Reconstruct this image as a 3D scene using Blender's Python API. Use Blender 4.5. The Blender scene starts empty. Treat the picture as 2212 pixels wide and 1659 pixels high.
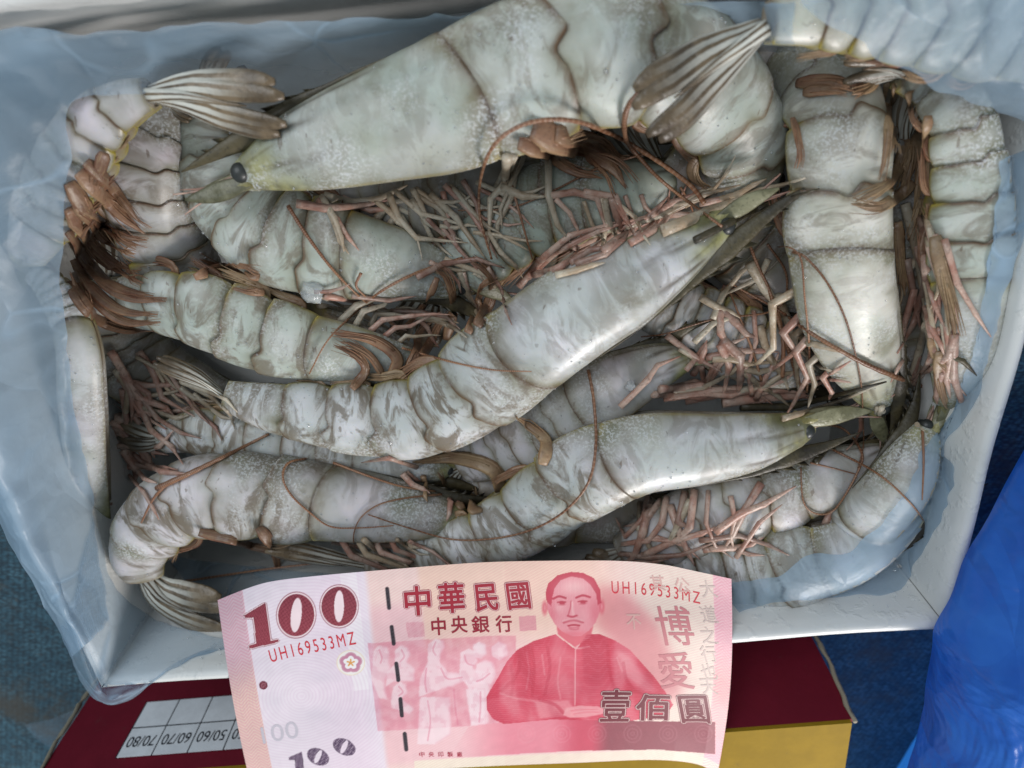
import bpy, bmesh, math, random
import numpy as np
from mathutils import Vector, Matrix, noise as mnoise
from mathutils.bvhtree import BVHTree

random.seed(7); rng = np.random.default_rng(7)
SC = bpy.context.scene
COL = SC.collection
MM = 0.001
# ------------------------------------------------------------------ camera
TILT = math.radians(26.0)          # optical axis away from the plumb line
FPX = 1475.0                       # focal length in pixels of a 2212-pixel wide print
CAMZ = 212.0                       # mm above the ground
cam = bpy.data.cameras.new('camera'); camo = bpy.data.objects.new('camera', cam); COL.objects.link(camo)
camo.location = (0, 0, CAMZ*MM); camo.rotation_euler = (-TILT, 0, 0)
cam.sensor_width = 36; cam.lens = FPX/2212*36; cam.clip_start = 0.005; cam.clip_end = 50
cam.dof.use_dof = True; cam.dof.focus_distance = 0.178; cam.dof.aperture_fstop = 13
SC.camera = camo
# ------------------------------------------------------------------ light
W = bpy.data.worlds.new('World'); SC.world = W; W.use_nodes = True
bg = W.node_tree.nodes['Background']; bg.inputs[0].default_value = (0.60, 0.74, 0.84, 1); bg.inputs[1].default_value = 0.34
def area(name, loc, target, size, power, col, size_y=None):
    l = bpy.data.lights.new(name, 'AREA'); l.energy = power; l.size = size; l.color = col
    if size_y: l.shape = 'RECTANGLE'; l.size_y = size_y
    o = bpy.data.objects.new(name, l); COL.objects.link(o); o.location = loc
    o.rotation_euler = (Vector(target)-Vector(loc)).to_track_quat('-Z', 'Y').to_euler()
    return o
area('lamp_key', (0.27, -0.46, 0.37), (0.0, -0.13, 0.05), 0.18, 2.7, (1.0, 0.95, 0.92))
area('lamp_overhead', (-0.34, 0.30, 0.66), (0, -0.16, 0.05), 0.55, 3.0, (0.92, 0.96, 1.0))
vs = SC.view_settings; vs.view_transform = 'Standard'; vs.look = 'None'; vs.exposure = 0.04; vs.gamma = 1.0; vs.use_curve_mapping = False
SC.cycles.max_bounces = 5; SC.cycles.diffuse_bounces = 2; SC.cycles.glossy_bounces = 2; SC.cycles.transmission_bounces = 3; SC.cycles.transparent_max_bounces = 12
SC.cycles.sample_clamp_indirect = 4.0
SC.cycles.use_denoising = True

# ------------------------------------------------------------------ helpers
CT, ST = math.cos(TILT), math.sin(TILT)
CAMV = np.array([0, 0, CAMZ])
def ray(u, v):
    a = (u-1106)/FPX; b = (830-v)/FPX
    return np.array([a, b*CT-ST, -(b*ST+CT)])
def P(u, v, z):
    """point at height z (mm) seen in direction (u, v)"""
    d = ray(u, v); return CAMV + d*((CAMZ-z)/-d[2])
def depth(p):
    d = np.asarray(p)-CAMV; return float(d[1]*-ST + d[2]*-CT)
def unit(v):
    v = np.asarray(v, float); n = np.linalg.norm(v); return v/n if n > 1e-9 else v
def mesh_obj(name, verts, faces, mat, parent=None, origin=(0, 0, 0), smooth=True, attrs=None, color=None):
    o_ = np.asarray(origin, float)
    v = (np.asarray(verts, float)-o_)*MM
    me = bpy.data.meshes.new(name)
    me.from_pydata(v.tolist(), [], [list(map(int, f)) for f in faces])
    if smooth: me.polygons.foreach_set('use_smooth', [True]*len(me.polygons))
    if attrs:
        for k, arr in attrs.items():
            at = me.attributes.new(k, 'FLOAT', 'POINT'); at.data.foreach_set('value', np.asarray(arr, np.float32))
    me.update()
    ob = bpy.data.objects.new(name, me); COL.objects.link(ob)
    if mat is not None: me.materials.append(mat)
    if parent is not None: ob.parent = parent
    else: ob.location = (o_*MM).tolist()
    if color is not None: ob.color = (*color, 1) if len(color) == 3 else color
    return ob
def empty(name, loc, label, cat, group=None):
    o = bpy.data.objects.new(name, None); COL.objects.link(o); o.location = (np.asarray(loc)*MM).tolist()
    o.empty_display_size = 0.01
    tag(o, label, cat, group); return o
def tag(o, label, cat=None, group=None, kind=None):
    if label: o['label'] = label
    if cat: o['category'] = cat
    if group: o['group'] = group
    if kind: o['kind'] = kind
    return o
def crom(pts, n):
    """smooth resample of a polyline, even in length"""
    p = np.asarray(pts, float)
    if len(p) < 3:
        t = np.linspace(0, 1, n)[:, None]; return p[0]*(1-t)+p[-1]*t
    q = np.vstack([2*p[0]-p[1], p, 2*p[-1]-p[-2]]); out = []
    for i in range(1, len(q)-2):
        t = np.linspace(0, 1, 24, endpoint=False)[:, None]
        a, b, c, d = q[i-1], q[i], q[i+1], q[i+2]
        out.append(0.5*((2*b)+(-a+c)*t+(2*a-5*b+4*c-d)*t**2+(-a+3*b-3*c+d)*t**3))
    out = np.vstack(out+[p[-1:]])
    L = np.concatenate([[0], np.cumsum(np.linalg.norm(np.diff(out[:, :3], axis=0), axis=1))])
    s = np.linspace(0, L[-1], n)
    return np.stack([np.interp(s, L, out[:, k]) for k in range(p.shape[1])], 1)
def grid_faces(nu, nv, wrap=False):
    f = []
    for i in range(nu-1):
        for j in range(nv if wrap else nv-1):
            k = (j+1) % nv
            f.append((i*nv+j, i*nv+k, (i+1)*nv+k, (i+1)*nv+j))
    return f
def tangents(p):
    t = np.gradient(p, axis=0); return t/np.maximum(np.linalg.norm(t, axis=1)[:, None], 1e-9)
def tube(pts, ra, rb=None, nrm=None, seg=8, cap=True):
    """loft along pts with half-width ra and half-thickness rb; nrm = thickness direction. returns verts, faces, across, along"""
    p = np.asarray(pts, float); n = len(p); T = tangents(p)
    ra = np.broadcast_to(np.asarray(ra, float), (n,)); rb = ra if rb is None else np.broadcast_to(np.asarray(rb, float), (n,))
    V = []; ax = []; al = []
    N = np.array([0.02, 0.05, 1.0]) if nrm is None else np.asarray(nrm, float)
    for i in range(n):
        Ni = N if N.ndim == 1 else N[i]
        Ni = unit(Ni-np.dot(Ni, T[i])*T[i]); S = np.cross(T[i], Ni)
        for k in range(seg):
            a = 2*math.pi*k/seg
            V.append(p[i]+S*ra[i]*math.cos(a)+Ni*rb[i]*math.sin(a)); ax.append(math.cos(a)); al.append(i/(n-1))
    F = grid_faces(n, seg, True)
    if cap:
        F.append(tuple(range(seg))[::-1]); F.append(tuple((n-1)*seg+k for k in range(seg)))
    return np.array(V), F, ax, al

# ------------------------------------------------------------------ materials
def mat(name):
    m = bpy.data.materials.new(name); m.use_nodes = True; nt = m.node_tree
    return m, nt, nt.nodes['Principled BSDF'], nt.nodes['Material Output']
def nd(nt, t, **k):
    n = nt.nodes.new(t)
    for a, b in k.items():
        if a.startswith('i_'):
            key = a[2:]; n.inputs[int(key) if key.isdigit() else key].default_value = b
        else: setattr(n, a, b)
    return n
def mix(nt, fac, a, b, mode='MIX'):
    n = nt.nodes.new('ShaderNodeMix'); n.data_type = 'RGBA'; n.blend_type = mode
    for sock, val in ((n.inputs[0], fac), (n.inputs[6], a), (n.inputs[7], b)):
        if hasattr(val, 'links') or isinstance(val, bpy.types.NodeSocket): nt.links.new(val, sock)
        else: sock.default_value = val if not isinstance(val, tuple) or len(val) == 4 else (*val, 1)
    return n.outputs[2]
def mth(nt, op, a, b=None, clamp=False):
    n = nt.nodes.new('ShaderNodeMath'); n.operation = op; n.use_clamp = clamp
    for i, val in enumerate((a, b)):
        if val is None: continue
        if isinstance(val, bpy.types.NodeSocket): nt.links.new(val, n.inputs[i])
        else: n.inputs[i].default_value = val
    return n.outputs[0]
def ramp(nt, src, lo, hi):
    n = nt.nodes.new('ShaderNodeMapRange'); n.interpolation_type = 'SMOOTHSTEP'
    nt.links.new(src, n.inputs[0]); n.inputs[1].default_value = lo; n.inputs[2].default_value = hi
    return n.outputs[0]
def noise(nt, scale, detail=4, rough=0.55, vec=None, dist=0.0):
    n = nt.nodes.new('ShaderNodeTexNoise'); n.inputs['Scale'].default_value = scale; n.inputs['Detail'].default_value = detail
    n.inputs['Roughness'].default_value = rough; n.inputs['Distortion'].default_value = dist
    if vec is None:
        tc = nt.nodes.get('TC') or nt.nodes.new('ShaderNodeTexCoord'); tc.name = 'TC'; vec = tc.outputs['Object']
    nt.links.new(vec, n.inputs['Vector']); return n.outputs['Fac']
def attr(nt, name):
    n = nt.nodes.new('ShaderNodeAttribute'); n.attribute_name = name; return n
def bump(nt, bsdf, h, strength, dist=0.001, prev=None):
    b = nt.nodes.new('ShaderNodeBump'); b.inputs['Strength'].default_value = strength; b.inputs['Distance'].default_value = dist
    nt.links.new(h, b.inputs['Height'])
    if prev is not None: nt.links.new(prev, b.inputs['Normal'])
    nt.links.new(b.outputs[0], bsdf.inputs['Normal']); return b.outputs[0]

# shell of the prawns
M_SHELL, nt, B, _ = mat('prawn_shell')
oi = nd(nt, 'ShaderNodeObjectInfo')
e = attr(nt, 'edge').outputs['Fac']; dv = attr(nt, 'dv').outputs['Fac']; hd = attr(nt, 'head').outputs['Fac']; gr = attr(nt, 'groove').outputs['Fac']; be = attr(nt, 'belly').outputs['Fac']; cr = attr(nt, 'cara').outputs['Fac']
tint = attr(nt, 'none'); 
rm = attr(nt, 'rim').outputs['Fac']
base = mix(nt, ramp(nt, noise(nt, 70, 3), .35, .65), (0.50, 0.525, 0.51), (0.68, 0.67, 0.69))
base = mix(nt, mth(nt, 'MULTIPLY', ramp(nt, noise(nt, 31, 2), .50, .66), .55), base, (0.58, 0.54, 0.60))
base = mix(nt, mth(nt, 'MULTIPLY', ramp(nt, noise(nt, 27, 2, .5, dist=.4), .54, .70), .42), base, (0.50, 0.48, 0.35))
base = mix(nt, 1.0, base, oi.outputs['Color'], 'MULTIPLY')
# olive grey where the shell overlaps, towards the back and in clouds
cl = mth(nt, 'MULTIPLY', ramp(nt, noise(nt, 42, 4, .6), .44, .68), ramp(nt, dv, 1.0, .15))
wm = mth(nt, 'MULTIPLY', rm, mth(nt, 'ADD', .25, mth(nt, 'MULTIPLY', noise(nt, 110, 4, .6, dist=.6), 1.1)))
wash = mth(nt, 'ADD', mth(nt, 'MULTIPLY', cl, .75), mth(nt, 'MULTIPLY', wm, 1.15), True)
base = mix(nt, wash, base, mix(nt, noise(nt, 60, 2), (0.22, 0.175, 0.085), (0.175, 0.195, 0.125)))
# dark stains under the shell
bc = nd(nt, 'ShaderNodeCombineXYZ'); nt.links.new(mth(nt, 'MULTIPLY', attr(nt, 'su').outputs['Fac'], 1.7), bc.inputs[0]); nt.links.new(mth(nt, 'MULTIPLY', attr(nt, 'pa').outputs['Fac'], .75), bc.inputs[1]); nt.links.new(oi.outputs['Random'], bc.inputs[2])
st = ramp(nt, noise(nt, 120, 4, .62, vec=bc.outputs[0], dist=1.2), .43, .60)
st = mth(nt, 'MULTIPLY', st, ramp(nt, noise(nt, 48, 3, .5, vec=bc.outputs[0]), .30, .50))
st = mth(nt, 'MULTIPLY', st, mth(nt, 'SUBTRACT', 1.05, mth(nt, 'MULTIPLY', cr, .55)))
st = mth(nt, 'MULTIPLY', st, oi.outputs['Alpha'])
base = mix(nt, mth(nt, 'MULTIPLY', st, .82, True), base, mix(nt, noise(nt, 90, 2), (0.13, 0.11, 0.08), (0.20, 0.145, 0.085)))
st2 = ramp(nt, noise(nt, 420, 3, .5), .66, .74)
base = mix(nt, mth(nt, 'MULTIPLY', st2, .35), base, (0.16, 0.14, 0.11))
tcv = nd(nt, 'ShaderNodeMapping'); tcv.inputs['Scale'].default_value = (1, .32, 1); nt.links.new(nt.nodes['TC'].outputs['Object'], tcv.inputs[0])
fl = ramp(nt, noise(nt, 520, 2, .5, vec=tcv.outputs[0]), .70, .75)
base = mix(nt, mth(nt, 'MULTIPLY', fl, .6), base, (0.12, 0.075, 0.04))
# margins, grooves, head, belly
base = mix(nt, mth(nt, 'MULTIPLY', gr, mth(nt, 'ADD', .55, mth(nt, 'MULTIPLY', noise(nt, 160, 3), .8)), True), base, (0.10, 0.075, 0.045))
ee = mth(nt, 'MULTIPLY', e, mth(nt, 'ADD', .02, mth(nt, 'MULTIPLY', ramp(nt, noise(nt, 150, 4, .6), .26, .56), 1.0)), True)
base = mix(nt, ee, base, mix(nt, ramp(nt, mth(nt, 'ADD', dv, mth(nt, 'MULTIPLY', mth(nt, 'SUBTRACT', noise(nt, 120, 2), .5), .35)), .62, .80), (0.10, 0.05, 0.022), (0.36, 0.29, 0.05)))
hc = mix(nt, ramp(nt, noise(nt, 150, 4), .4, .62), (0.13, 0.125, 0.045), (0.36, 0.35, 0.14))
base = mix(nt, mth(nt, 'MULTIPLY', hd, .9), base, hc)
base = mix(nt, mth(nt, 'MULTIPLY', be, .9), base, mix(nt, noise(nt, 130, 3), (0.16, 0.10, 0.05), (0.34, 0.26, 0.16)))
# frost bloom
fr = mth(nt, 'MULTIPLY', mth(nt, 'ADD', .25, ramp(nt, noise(nt, 1500, 2, .6), .46, .62)), ramp(nt, noise(nt, 45, 3), .46, .64))
base = mix(nt, mth(nt, 'MULTIPLY', fr, .5), base, (0.72, 0.74, 0.75))
nt.links.new(base, B.inputs['Base Color'])
rg = mth(nt, 'ADD', mth(nt, 'ADD', .33, mth(nt, 'MULTIPLY', ramp(nt, noise(nt, 50, 3), .35, .65), .28)), mth(nt, 'MULTIPLY', fr, .3))
nt.links.new(rg, B.inputs['Roughness'])
B.inputs['Coat Weight'].default_value = .16; B.inputs['Coat Roughness'].default_value = .2
B.inputs['Subsurface Weight'].default_value = .45; B.inputs['Subsurface Radius'].default_value = (.0042, .0032, .0022); B.inputs['Subsurface Scale'].default_value = 1.0
n1 = bump(nt, B, noise(nt, 110, 3, .5), .22, .0014)
n2 = bump(nt, B, noise(nt, 900, 3, .6), .20, .0003, n1)

def organ(name, c1, c2, scale, rough, stripes=None, sss=.1):
    m, nt, B, _ = mat(name)
    oi = nd(nt, 'ShaderNodeObjectInfo')
    b = mix(nt, ramp(nt, noise(nt, scale, 4, .6), .36, .64), c1, c2)
    b = mix(nt, mth(nt, 'MULTIPLY', ramp(nt, noise(nt, 900, 2), .58, .70), .45), b, tuple(x*.45 for x in c1))
    if stripes: b = stripes(nt, b)
    rnd = mth(nt, 'ADD', .72, mth(nt, 'MULTIPLY', oi.outputs['Random'], .5))
    v = nd(nt, 'ShaderNodeHueSaturation'); nt.links.new(b, v.inputs['Color']); nt.links.new(rnd, v.inputs['Value'])
    nt.links.new(v.outputs[0], B.inputs['Base Color']); B.inputs['Roughness'].default_value = rough
    B.inputs['Coat Weight'].default_value = .15; B.inputs['Coat Roughness'].default_value = .25
    n1 = bump(nt, B, noise(nt, 260, 4), .5, .0010); bump(nt, B, noise(nt, 1000, 3), .4, .0004, n1)
    return m
def tail_stripes(nt, b):
    bx = attr(nt, 'bx').outputs['Fac']; by = attr(nt, 'by').outputs['Fac']
    s = mth(nt, 'ABSOLUTE', mth(nt, 'SINE', mth(nt, 'ADD', mth(nt, 'MULTIPLY', bx, 3.4), mth(nt, 'MULTIPLY', noise(nt, 90, 3), 2.2))))
    w = mth(nt, 'MULTIPLY', ramp(nt, s, .45, .75), ramp(nt, mth(nt, 'ADD', by, mth(nt, 'MULTIPLY', noise(nt, 120, 3), .35)), 1.05, .45))
    return mix(nt, mth(nt, 'MULTIPLY', w, .92), b, (0.62, 0.62, 0.56))
def vein(nt, b):
    bx0 = attr(nt, 'bx').outputs['Fac']; by0 = attr(nt, 'by').outputs['Fac']
    cv = nd(nt, 'ShaderNodeCombineXYZ'); nt.links.new(mth(nt, 'MULTIPLY', bx0, 3.2), cv.inputs[0]); nt.links.new(mth(nt, 'MULTIPLY', by0, 1.6), cv.inputs[1]); nt.links.new(nd(nt, 'ShaderNodeObjectInfo').outputs['Random'], cv.inputs[2])
    stq = noise(nt, 1.6, 4, .6, vec=cv.outputs[0]); b = mix(nt, mth(nt, 'MULTIPLY', ramp(nt, stq, .48, .66), .75), b, (0.36, 0.24, 0.13))
    bx = attr(nt, 'bx').outputs['Fac']
    return mix(nt, mth(nt, 'MULTIPLY', ramp(nt, mth(nt, 'ABSOLUTE', mth(nt, 'SUBTRACT', bx, .1)), .95, .55), .4), b, (0.22, 0.15, 0.10))
M_TAIL = organ('prawn_tail_blade', (0.085, 0.06, 0.035), (0.19, 0.14, 0.085), 130, .35, tail_stripes)
M_PLEO = organ('prawn_swimmeret', (0.17, 0.065, 0.035), (0.30, 0.155, 0.085), 120, .45, vein)
M_PLEO2 = organ('prawn_swimmeret_tan', (0.26, 0.14, 0.07), (0.42, 0.29, 0.16), 120, .45, vein)
M_LEG = organ('prawn_leg', (0.38, 0.20, 0.15), (0.50, 0.36, 0.29), 200, .4)
M_LEGP = organ('prawn_leg_pale', (0.36, 0.27, 0.18), (0.52, 0.46, 0.36), 90, .4)
M_HEAD = organ('prawn_head_plate', (0.17, 0.15, 0.05), (0.36, 0.33, 0.15), 170, .35)
M_SCALE = organ('prawn_antennal_scale', (0.13, 0.125, 0.065), (0.27, 0.26, 0.16), 140, .4)
for m_ in (M_LEG, M_LEGP):
    b_ = m_.node_tree.nodes['Principled BSDF']; b_.inputs['Subsurface Weight'].default_value = .35; b_.inputs['Subsurface Radius'].default_value = (.0016, .0011, .0009)
M_ROST = organ('prawn_rostrum', (0.028, 0.022, 0.011), (0.075, 0.060, 0.028), 110, .5)
def rings(nt, b):
    by = attr(nt, 'by').outputs['Fac']
    s = mth(nt, 'SINE', mth(nt, 'MULTIPLY', by, 420.0))
    return mix(nt, mth(nt, 'MULTIPLY', ramp(nt, s, .1, .8), .5), b, (0.42, 0.26, 0.17))
M_ANT = organ('prawn_antenna', (0.19, 0.075, 0.035), (0.29, 0.14, 0.07), 60, .4, rings, 0)
M_EYE, nt, B, _ = mat('prawn_eye')
nt.links.new(mix(nt, noise(nt, 500, 3), (0.012, 0.014, 0.016), (0.05, 0.055, 0.05)), B.inputs['Base Color']); B.inputs['Roughness'].default_value = .45
B.inputs['Coat Weight'].default_value = .15

# white tray
M_TRAY, nt, B, _ = mat('white_corrugated_plastic')
b = mix(nt, ramp(nt, noise(nt, 25, 4), .3, .7), (0.74, 0.75, 0.73), (0.83, 0.83, 0.81))
b = mix(nt, mth(nt, 'MULTIPLY', ramp(nt, noise(nt, 70, 5, .7), .60, .78), .25), b, (0.45, 0.43, 0.38))
nt.links.new(b, B.inputs['Base Color']); B.inputs['Roughness'].default_value = .42
n1 = bump(nt, B, ramp(nt, noise(nt, 260, 3, .6), .52, .72), .28, .0006); bump(nt, B, noise(nt, 40, 3), .12, .002, n1)

# liner film
def film(name, col, alpha, rough=.38, var=.34):
    m, nt, B, out = mat(name)
    B.inputs['Base Color'].default_value = (*col, 1); B.inputs['Roughness'].default_value = rough
    tl = nd(nt, 'ShaderNodeBsdfTranslucent'); tl.inputs[0].default_value = (*col, 1)
    ms = nd(nt, 'ShaderNodeMixShader'); ms.inputs[0].default_value = .35
    nt.links.new(B.outputs[0], ms.inputs[1]); nt.links.new(tl.outputs[0], ms.inputs[2])
    tr = nd(nt, 'ShaderNodeBsdfTransparent'); m2 = nd(nt, 'ShaderNodeMixShader')
    wr = nd(nt, 'ShaderNodeTexNoise'); wr.noise_type = 'RIDGED_MULTIFRACTAL'; wr.inputs['Scale'].default_value = 22; wr.inputs['Detail'].default_value = 3
    tc = nt.nodes.get('TC') or nd(nt, 'ShaderNodeTexCoord'); tc.name = 'TC'; nt.links.new(tc.outputs['Object'], wr.inputs['Vector'])
    a = mth(nt, 'ADD', mth(nt, 'ADD', alpha, attr(nt, 'layers').outputs['Fac']), mth(nt, 'MULTIPLY', mth(nt, 'SUBTRACT', noise(nt, 26, 4), .5), var))
    a = mth(nt, 'ADD', a, mth(nt, 'MULTIPLY', ramp(nt, wr.outputs['Fac'], 1.0, 1.9), .22))
    lw = nd(nt, 'ShaderNodeLayerWeight'); lw.inputs[0].default_value = .25
    a = mth(nt, 'ADD', a, mth(nt, 'MULTIPLY', lw.outputs['Facing'], .30), True)
    nt.links.new(a, m2.inputs[0]); nt.links.new(tr.outputs[0], m2.inputs[1]); nt.links.new(ms.outputs[0], m2.inputs[2])
    nt.links.new(m2.outputs[0], out.inputs[0])
    dn = nd(nt, 'ShaderNodeTexNoise'); dn.inputs['Scale'].default_value = 30; nt.links.new(tc.outputs['Object'], dn.inputs['Vector'])
    va = nd(nt, 'ShaderNodeVectorMath', operation='MULTIPLY_ADD'); nt.links.new(dn.outputs['Color'], va.inputs[0]); va.inputs[1].default_value = (.03, .03, .03); nt.links.new(tc.outputs['Object'], va.inputs[2])
    vz = nd(nt, 'ShaderNodeTexVoronoi'); vz.feature = 'DISTANCE_TO_EDGE'; vz.inputs['Scale'].default_value = 38; nt.links.new(va.outputs[0], vz.inputs['Vector'])
    a2 = mth(nt, 'ADD', a, mth(nt, 'MULTIPLY', mth(nt, 'MULTIPLY', ramp(nt, vz.outputs['Distance'], .05, .0), ramp(nt, noise(nt, 30, 3), .45, .65)), .30), True); nt.links.new(a2, m2.inputs[0])
    n1 = bump(nt, B, vz.outputs['Distance'], .8, .004); n2 = bump(nt, B, noise(nt, 45, 4, .6, dist=.8), .35, .003, n1); bump(nt, B, noise(nt, 300, 3), .12, .0006, n2)
    B.inputs['Coat Weight'].default_value = .10; B.inputs['Coat Roughness'].default_value = .3
    return m
M_FILM = film('blue_tinted_film', (0.42, 0.58, 0.73), .17)

# ground tarp
M_TARP, nt, B, _ = mat('woven_blue_tarpaulin')
tc = nd(nt, 'ShaderNodeTexCoord'); tc.name = 'TC'
mp = nd(nt, 'ShaderNodeMapping'); mp.inputs['Scale'].default_value = (420, 1150, 1); mp.inputs['Rotation'].default_value = (0, 0, .12); nt.links.new(tc.outputs['Object'], mp.inputs[0])
vo = nd(nt, 'ShaderNodeTexVoronoi'); vo.inputs['Scale'].default_value = 1.0; vo.inputs['Randomness'].default_value = .55; nt.links.new(mp.outputs[0], vo.inputs['Vector'])
b = mix(nt, ramp(nt, noise(nt, 60, 5, .7), .35, .68), (0.048, 0.13, 0.185), (0.11, 0.245, 0.32))
b = mix(nt, ramp(nt, vo.outputs['Distance'], .2, .75), b, (0.03, 0.055, 0.075))
b = mix(nt, mth(nt, 'MULTIPLY', ramp(nt, noise(nt, 24, 6, .7), .47, .66), .80), b, (0.10, 0.085, 0.065))
b = mix(nt, mth(nt, 'MULTIPLY', ramp(nt, noise(nt, 300, 3, .7), .58, .72), .6), b, (0.13, 0.11, 0.085))
nt.links.new(b, B.inputs['Base Color']); B.inputs['Roughness'].default_value = .55
n1 = bump(nt, B, vo.outputs['Distance'], .5, .0007); bump(nt, B, noise(nt, 30, 3), .3, .004, n1)

# carton
def card(name, col, dirt):
    m, nt, B, _ = mat(name)
    b = mix(nt, ramp(nt, noise(nt, 90, 5, .7), .35, .7), tuple(c*.86 for c in col), col)
    b = mix(nt, mth(nt, 'MULTIPLY', ramp(nt, noise(nt, 140, 6, .75), .60, .74), .5), b, dirt)
    nt.links.new(b, B.inputs['Base Color']); B.inputs['Roughness'].default_value = .7; B.inputs['Specular IOR Level'].default_value = .15
    bump(nt, B, noise(nt, 600, 3), .15, .0004); return m
M_RED = card('maroon_printed_card', (0.17, 0.010, 0.024), (0.12, 0.03, 0.035))
M_YEL = card('yellow_printed_card', (0.30, 0.185, 0.010), (0.17, 0.12, 0.03))
M_KRAFT = card('raw_card_edge', (0.36, 0.32, 0.24), (0.2, 0.17, 0.12))
M_CELL = card('white_printed_panel', (0.80, 0.83, 0.87), (0.66, 0.68, 0.72))
def ink(name, col, rough=.5):
    m, nt, B, _ = mat(name)
    nt.links.new(mix(nt, noise(nt, 700, 3), tuple(c*.8 for c in col), col), B.inputs['Base Color']); B.inputs['Roughness'].default_value = rough; return m
M_INK = ink('black_ink', (0.012, 0.012, 0.02))
# blue carrier bag
M_BAG, nt, B, out = mat('blue_bag_film')
b = mix(nt, ramp(nt, noise(nt, 18, 5, .6), .35, .7), (0.020, 0.135, 0.56), (0.05, 0.24, 0.75))
nt.links.new(b, B.inputs['Base Color']); B.inputs['Roughness'].default_value = .34
n1 = bump(nt, B, noise(nt, 24, 4, .55, dist=.6), .8, .010)
dn = nd(nt, 'ShaderNodeTexNoise'); dn.inputs['Scale'].default_value = 14; nt.links.new(nt.nodes['TC'].outputs['Object'], dn.inputs['Vector'])
va = nd(nt, 'ShaderNodeVectorMath', operation='MULTIPLY_ADD'); nt.links.new(dn.outputs['Color'], va.inputs[0]); va.inputs[1].default_value = (.06, .06, .06); nt.links.new(nt.nodes['TC'].outputs['Object'], va.inputs[2])
vz = nd(nt, 'ShaderNodeTexVoronoi'); vz.feature = 'DISTANCE_TO_EDGE'; vz.inputs['Scale'].default_value = 22; nt.links.new(va.outputs[0], vz.inputs['Vector'])
n2 = bump(nt, B, vz.outputs['Distance'], .9, .008, n1); bump(nt, B, noise(nt, 160, 4), .25, .0012, n2)
tl = nd(nt, 'ShaderNodeBsdfTranslucent'); tl.inputs[0].default_value = (0.04, 0.30, 0.95, 1)
ms = nd(nt, 'ShaderNodeMixShader'); ms.inputs[0].default_value = .32
nt.links.new(B.outputs[0], ms.inputs[1]); nt.links.new(tl.outputs[0], ms.inputs[2]); nt.links.new(ms.outputs[0], out.inputs[0])
# ice
M_ICE, nt, B, _ = mat('ice')
B.inputs['Base Color'].default_value = (.93, .96, .98, 1); B.inputs['Roughness'].default_value = .08; B.inputs['Transmission Weight'].default_value = .75; B.inputs['IOR'].default_value = 1.31
bump(nt, B, noise(nt, 900, 2), .4, .0004)

# ------------------------------------------------------------------ ground
n = 41; gx = np.linspace(-1200, 1200, n)
GV = [(x, y-100, 0) for x in gx for y in gx]
GV = [(x, y, z - 0.0) for x, y, z in GV]
ground = mesh_obj('ground', GV, [f[::-1] for f in grid_faces(n, n)], M_TARP); tag(ground, 'blue woven tarpaulin ground with dirt', kind='structure')

# ------------------------------------------------------------------ white tray
YAW = math.radians(5.6)
RIM = 70.0
BL = P(217, 1488, RIM); BR = P(2060, 1343, RIM)
ex = np.array([math.cos(YAW), math.sin(YAW), 0]); ey = np.array([-math.sin(YAW), math.cos(YAW), 0]); ez = np.array([0, 0, 1.])
TW = float(np.dot(BR-BL, ex)); TO = BL*np.array([1, 1, 0]); TL_ = 176.0     # width, front left corner, length
def TP(x, y, z): return TO+ex*x+ey*y+ez*z
tray = empty('prawn_tray', TP(TW/2, TL_/2, 0), 'open white plastic tray heaped with grey prawns', 'tray')
TORG = TP(TW/2, TL_/2, 0)
TH, INS = 3.0, 6.0                                            # wall thickness, taper
def wall_prism(p0, p1, inward):
    """a sloping wall with a rounded lip between two rim corners"""
    prof = [(INS, 0), (1.6, 52), (0.5, 66), (0.0, 69.2), (0.9, 70.6), (2.3, 70.6), (3.3, 69.2), (TH+.6, 66), (TH+1.8, 52), (INS+TH, 0)]
    N = 30; V = []
    for i in range(N):
        t = i/(N-1)
        for off, z in prof:
            # mitre at the corners
            a = p0+(p1-p0)*t; d = unit(p1-p0); s = off*(1-2*t)
            wob = 0.5*math.sin(t*9+p0[0]*.1)+0.25*math.sin(t*23)
            V.append(a+d*off*(1-2*t)+inward*(off+wob*(z/70))+ez*z)
    return V, [f for f in grid_faces(N, len(prof), True)]
cs = [TP(0, 0, 0), TP(TW, 0, 0), TP(TW, TL_, 0), TP(0, TL_, 0)]
for i in range(4):
    a, b2 = cs[i], cs[(i+1) % 4]; d = unit(b2-a); inw = np.array([-d[1], d[0], 0])
    V, F = wall_prism(a, b2, inw)
    mesh_obj('wall', V, F, M_TRAY, tray, TORG)
flo = [TP(INS+1, INS+1, 0.6), TP(TW-INS-1, INS+1, 0.6), TP(TW-INS-1, TL_-INS-1, 0.6), TP(INS+1, TL_-INS-1, 0.6)]
flo += [p+ez*2.4 for p in flo]
mesh_obj('tray_floor', flo, [(3, 2, 1, 0), (4, 5, 6, 7), (0, 1, 5, 4), (1, 2, 6, 5), (2, 3, 7, 6), (3, 0, 4, 7)], M_TRAY, tray, TORG, smooth=False)

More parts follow.
